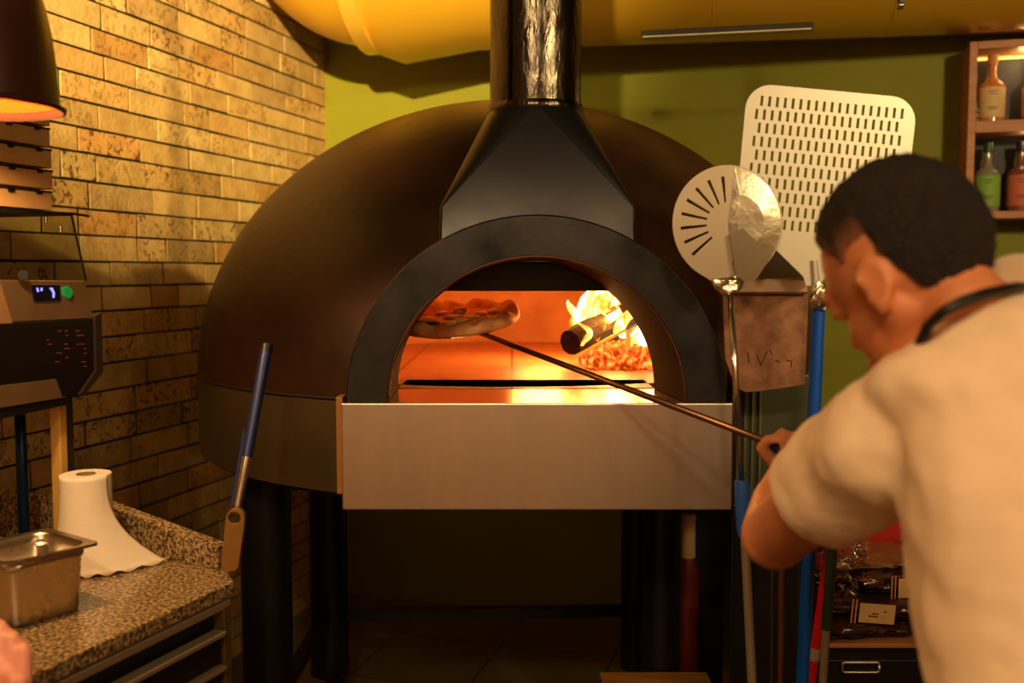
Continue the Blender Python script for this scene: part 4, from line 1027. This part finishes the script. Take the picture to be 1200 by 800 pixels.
# hair with short faded sides
bm = bmesh.new(); bmesh.ops.create_uvsphere(bm, u_segments=96, v_segments=64, radius=1)
fade = bm.verts.layers.float.new('fade')
for v in bm.verts:
    f, l_, u = v.co.x, v.co.y, v.co.z
    # lower hairline as a function of front-to-back position
    x = f * .103
    if x > .070: line = .062
    elif x > .045: line = .062 - (.070 - x) / .025 * .022
    elif x > .014: line = .040 - (.045 - x) / .031 * .050
    elif x > -.022: line = .012 + (.014 - x) * .1
    else: line = .008 - min(1, (-.022 - x) / .014) * .118
    z = u * .100 - .0
    c_ = max(0, min(1, (z + .018 - line) / .03 )); c_ = c_ * c_ * (3 - 2 * c_)
    top_ = max(0, min(1, (z - .03) / .06))
    v[fade] = max(0, min(1, (z + .006 - line) / .035)) if x < .05 else c_
    k = -.006 + .0085 * c_ + .008 * top_ * c_
    base = Vector((f * .098, l_ * .077, u * .092)); nrm = Vector((f / .098, l_ / .077, u / .092)).normalized()
    j = noise.noise(v.co * 26) * .0022 * c_ + noise.noise(v.co * 8) * .003 * c_
    v.co = hp(-.008, 0, .022) + RH_ @ (base + nrm * (k + j) + Vector((0, 0, 0)))
hair_m = mat('black_hair', rgb(20, 12, 9), .75, var=rgb(34, 21, 14), vscale=60, stretch=(1, 1, 1), bump=.8, bscale=240)
n_ = hair_m.node_tree.nodes; l_ = hair_m.node_tree.links; at = n_.new('ShaderNodeAttribute'); at.attribute_name = 'fade'
mh = n_.new('ShaderNodeMixRGB'); l_.new(at.outputs['Fac'], mh.inputs[0]); mh.inputs[1].default_value = (*rgb(150, 92, 60), 1)
src = n_['Principled BSDF'].inputs['Base Color'].links[0].from_socket; l_.new(src, mh.inputs[2]); l_.new(mh.outputs[0], n_['Principled BSDF'].inputs['Base Color'])
link('hair', bm, hair_m, person, smooth=True)

# t-shirt
bm = bmesh.new(); trunk(bm, 1.14)
rs = []
for t, w_, dpt in ((-.16, .19, .145), (.0, .192, .145), (.2, .188, .14), (.45, .19, .140), (.7, .20, .142), (.82, .16, .10)):
    c = PV.lerp(NB, t); rs.append([c + Ld * math.cos(2 * PI * k / 40) * w_ + Fd * math.sin(2 * PI * k / 40) * dpt for k in range(40)])
rings(bm, rs)
capsule(bm, NB + Vector((.0, 0, -.03)), SH_L + Vector((.01, 0, -.0)), .080, .074); capsule(bm, NB + Vector((0, 0, -.03)), SH_R, .080, .074)
capsule(bm, SH_L, SH_L.lerp(EL, .50), .074, .072, flat_end=True); capsule(bm, SH_R, SH_R.lerp(SR2, .62), .076, .080, flat_end=True)
capsule(bm, NB + Vector((.03, .0, -.02)), NB + (hp(-.045, 0, -.05) - NB) * .56, .084, .066, flat_end=True)
ell(bm, (.590, 1.03, 1.378), (.185, .120, .086)); ell(bm, (.50, 1.03, 1.36), (.13, .10, .065))
shirt = link('t_shirt', bm, M['shirt'], person); inv = shirt.matrix_parent_inverse.copy(); remesh(shirt, .007, 12, .020, .09); shirt.matrix_parent_inverse = inv
# apron strap round the neck
pts = [P(1088, 382, .99), P(1104, 366, .975), P(1128, 353, .975), P(1155, 344, .985), P(1190, 337, 1.01), Vector((.60, 1.09, 1.462)), Vector((.63, 1.14, 1.44)), Vector((.58, 1.16, 1.40)), Vector((.48, 1.15, 1.36)), Vector((.43, 1.08, 1.37)), P(1088, 382, .99)]
link('neck_strap', tubem(pts, .006, n=8), M['black'], person, smooth=True)
# trousers and shoes
bm = bmesh.new()
for s3 in (-1, 1):
    hip = PV + Ld * .09 * s3; kn = hip + Vector((-.02, .03, -.43)); an = Vector((kn.x, kn.y - .03, .09))
    capsule(bm, hip, kn, .105, .072); capsule(bm, kn, an, .072, .055, flat_end=True)
ell(bm, PV, (.165, .125, .12), RS)
tr = link('trousers', bm, mat('dark_trousers', rgb(30, 28, 30), .8), person); inv = tr.matrix_parent_inverse.copy(); remesh(tr, .009, 4); tr.matrix_parent_inverse = inv
for s3 in (-1, 1):
    kn = PV + Ld * .09 * s3 + Vector((-.02, .03, -.43)); an = Vector((kn.x, kn.y - .03, .045))
    bm = bmesh.new(); capsule(bm, an - Fd * .03, an + Fd * .17, .044, .038)
    for v in bm.verts: v.co.z = max(v.co.z, .002)
    link('shoe', bm, M['black'], person, smooth=True)

# second person's hand at the bottom left
hp2 = thing('person', 'bare hand of another person reaching in at the bottom left corner', 'person', P(-40, 900, 1.2))
bm = bmesh.new()
w0 = P(-26, 900, 1.10); k0 = P(2, 782, 1.22)
capsule(bm, P(-110, 1100, .95), w0, .042, .030); 
pal = P(-12, 822, 1.17); capsule(bm, w0, pal, .030, .036, sx=.7)
for k, L in enumerate((1, .98, .9, .75)):
    b0 = P(26 - 14 * k, 803 - 15 * k, 1.20 + .012 * k); b1 = b0 + Vector((-.012, .03, .030 * L)); b2 = b1 + Vector((-.016, .028, -.004)); b3 = b2 + Vector((-.008, .018, -.016))
    capsule(bm, pal, b0, .018, .0125, 12); capsule(bm, b0, b1, .0125, .0105, 12); capsule(bm, b1, b2, .0105, .0095, 12); capsule(bm, b2, b3, .0095, .008, 12)
t0_ = P(18, 840, 1.14); capsule(bm, w0, t0_, .018, .013, 12); capsule(bm, t0_, P(24, 800, 1.17), .013, .010, 12)
hb = link('body', bm, mat('pink_skin', rgb(225, 150, 130), .5, bump=.05), hp2); inv = hb.matrix_parent_inverse.copy(); remesh(hb, .004, 4); hb.matrix_parent_inverse = inv
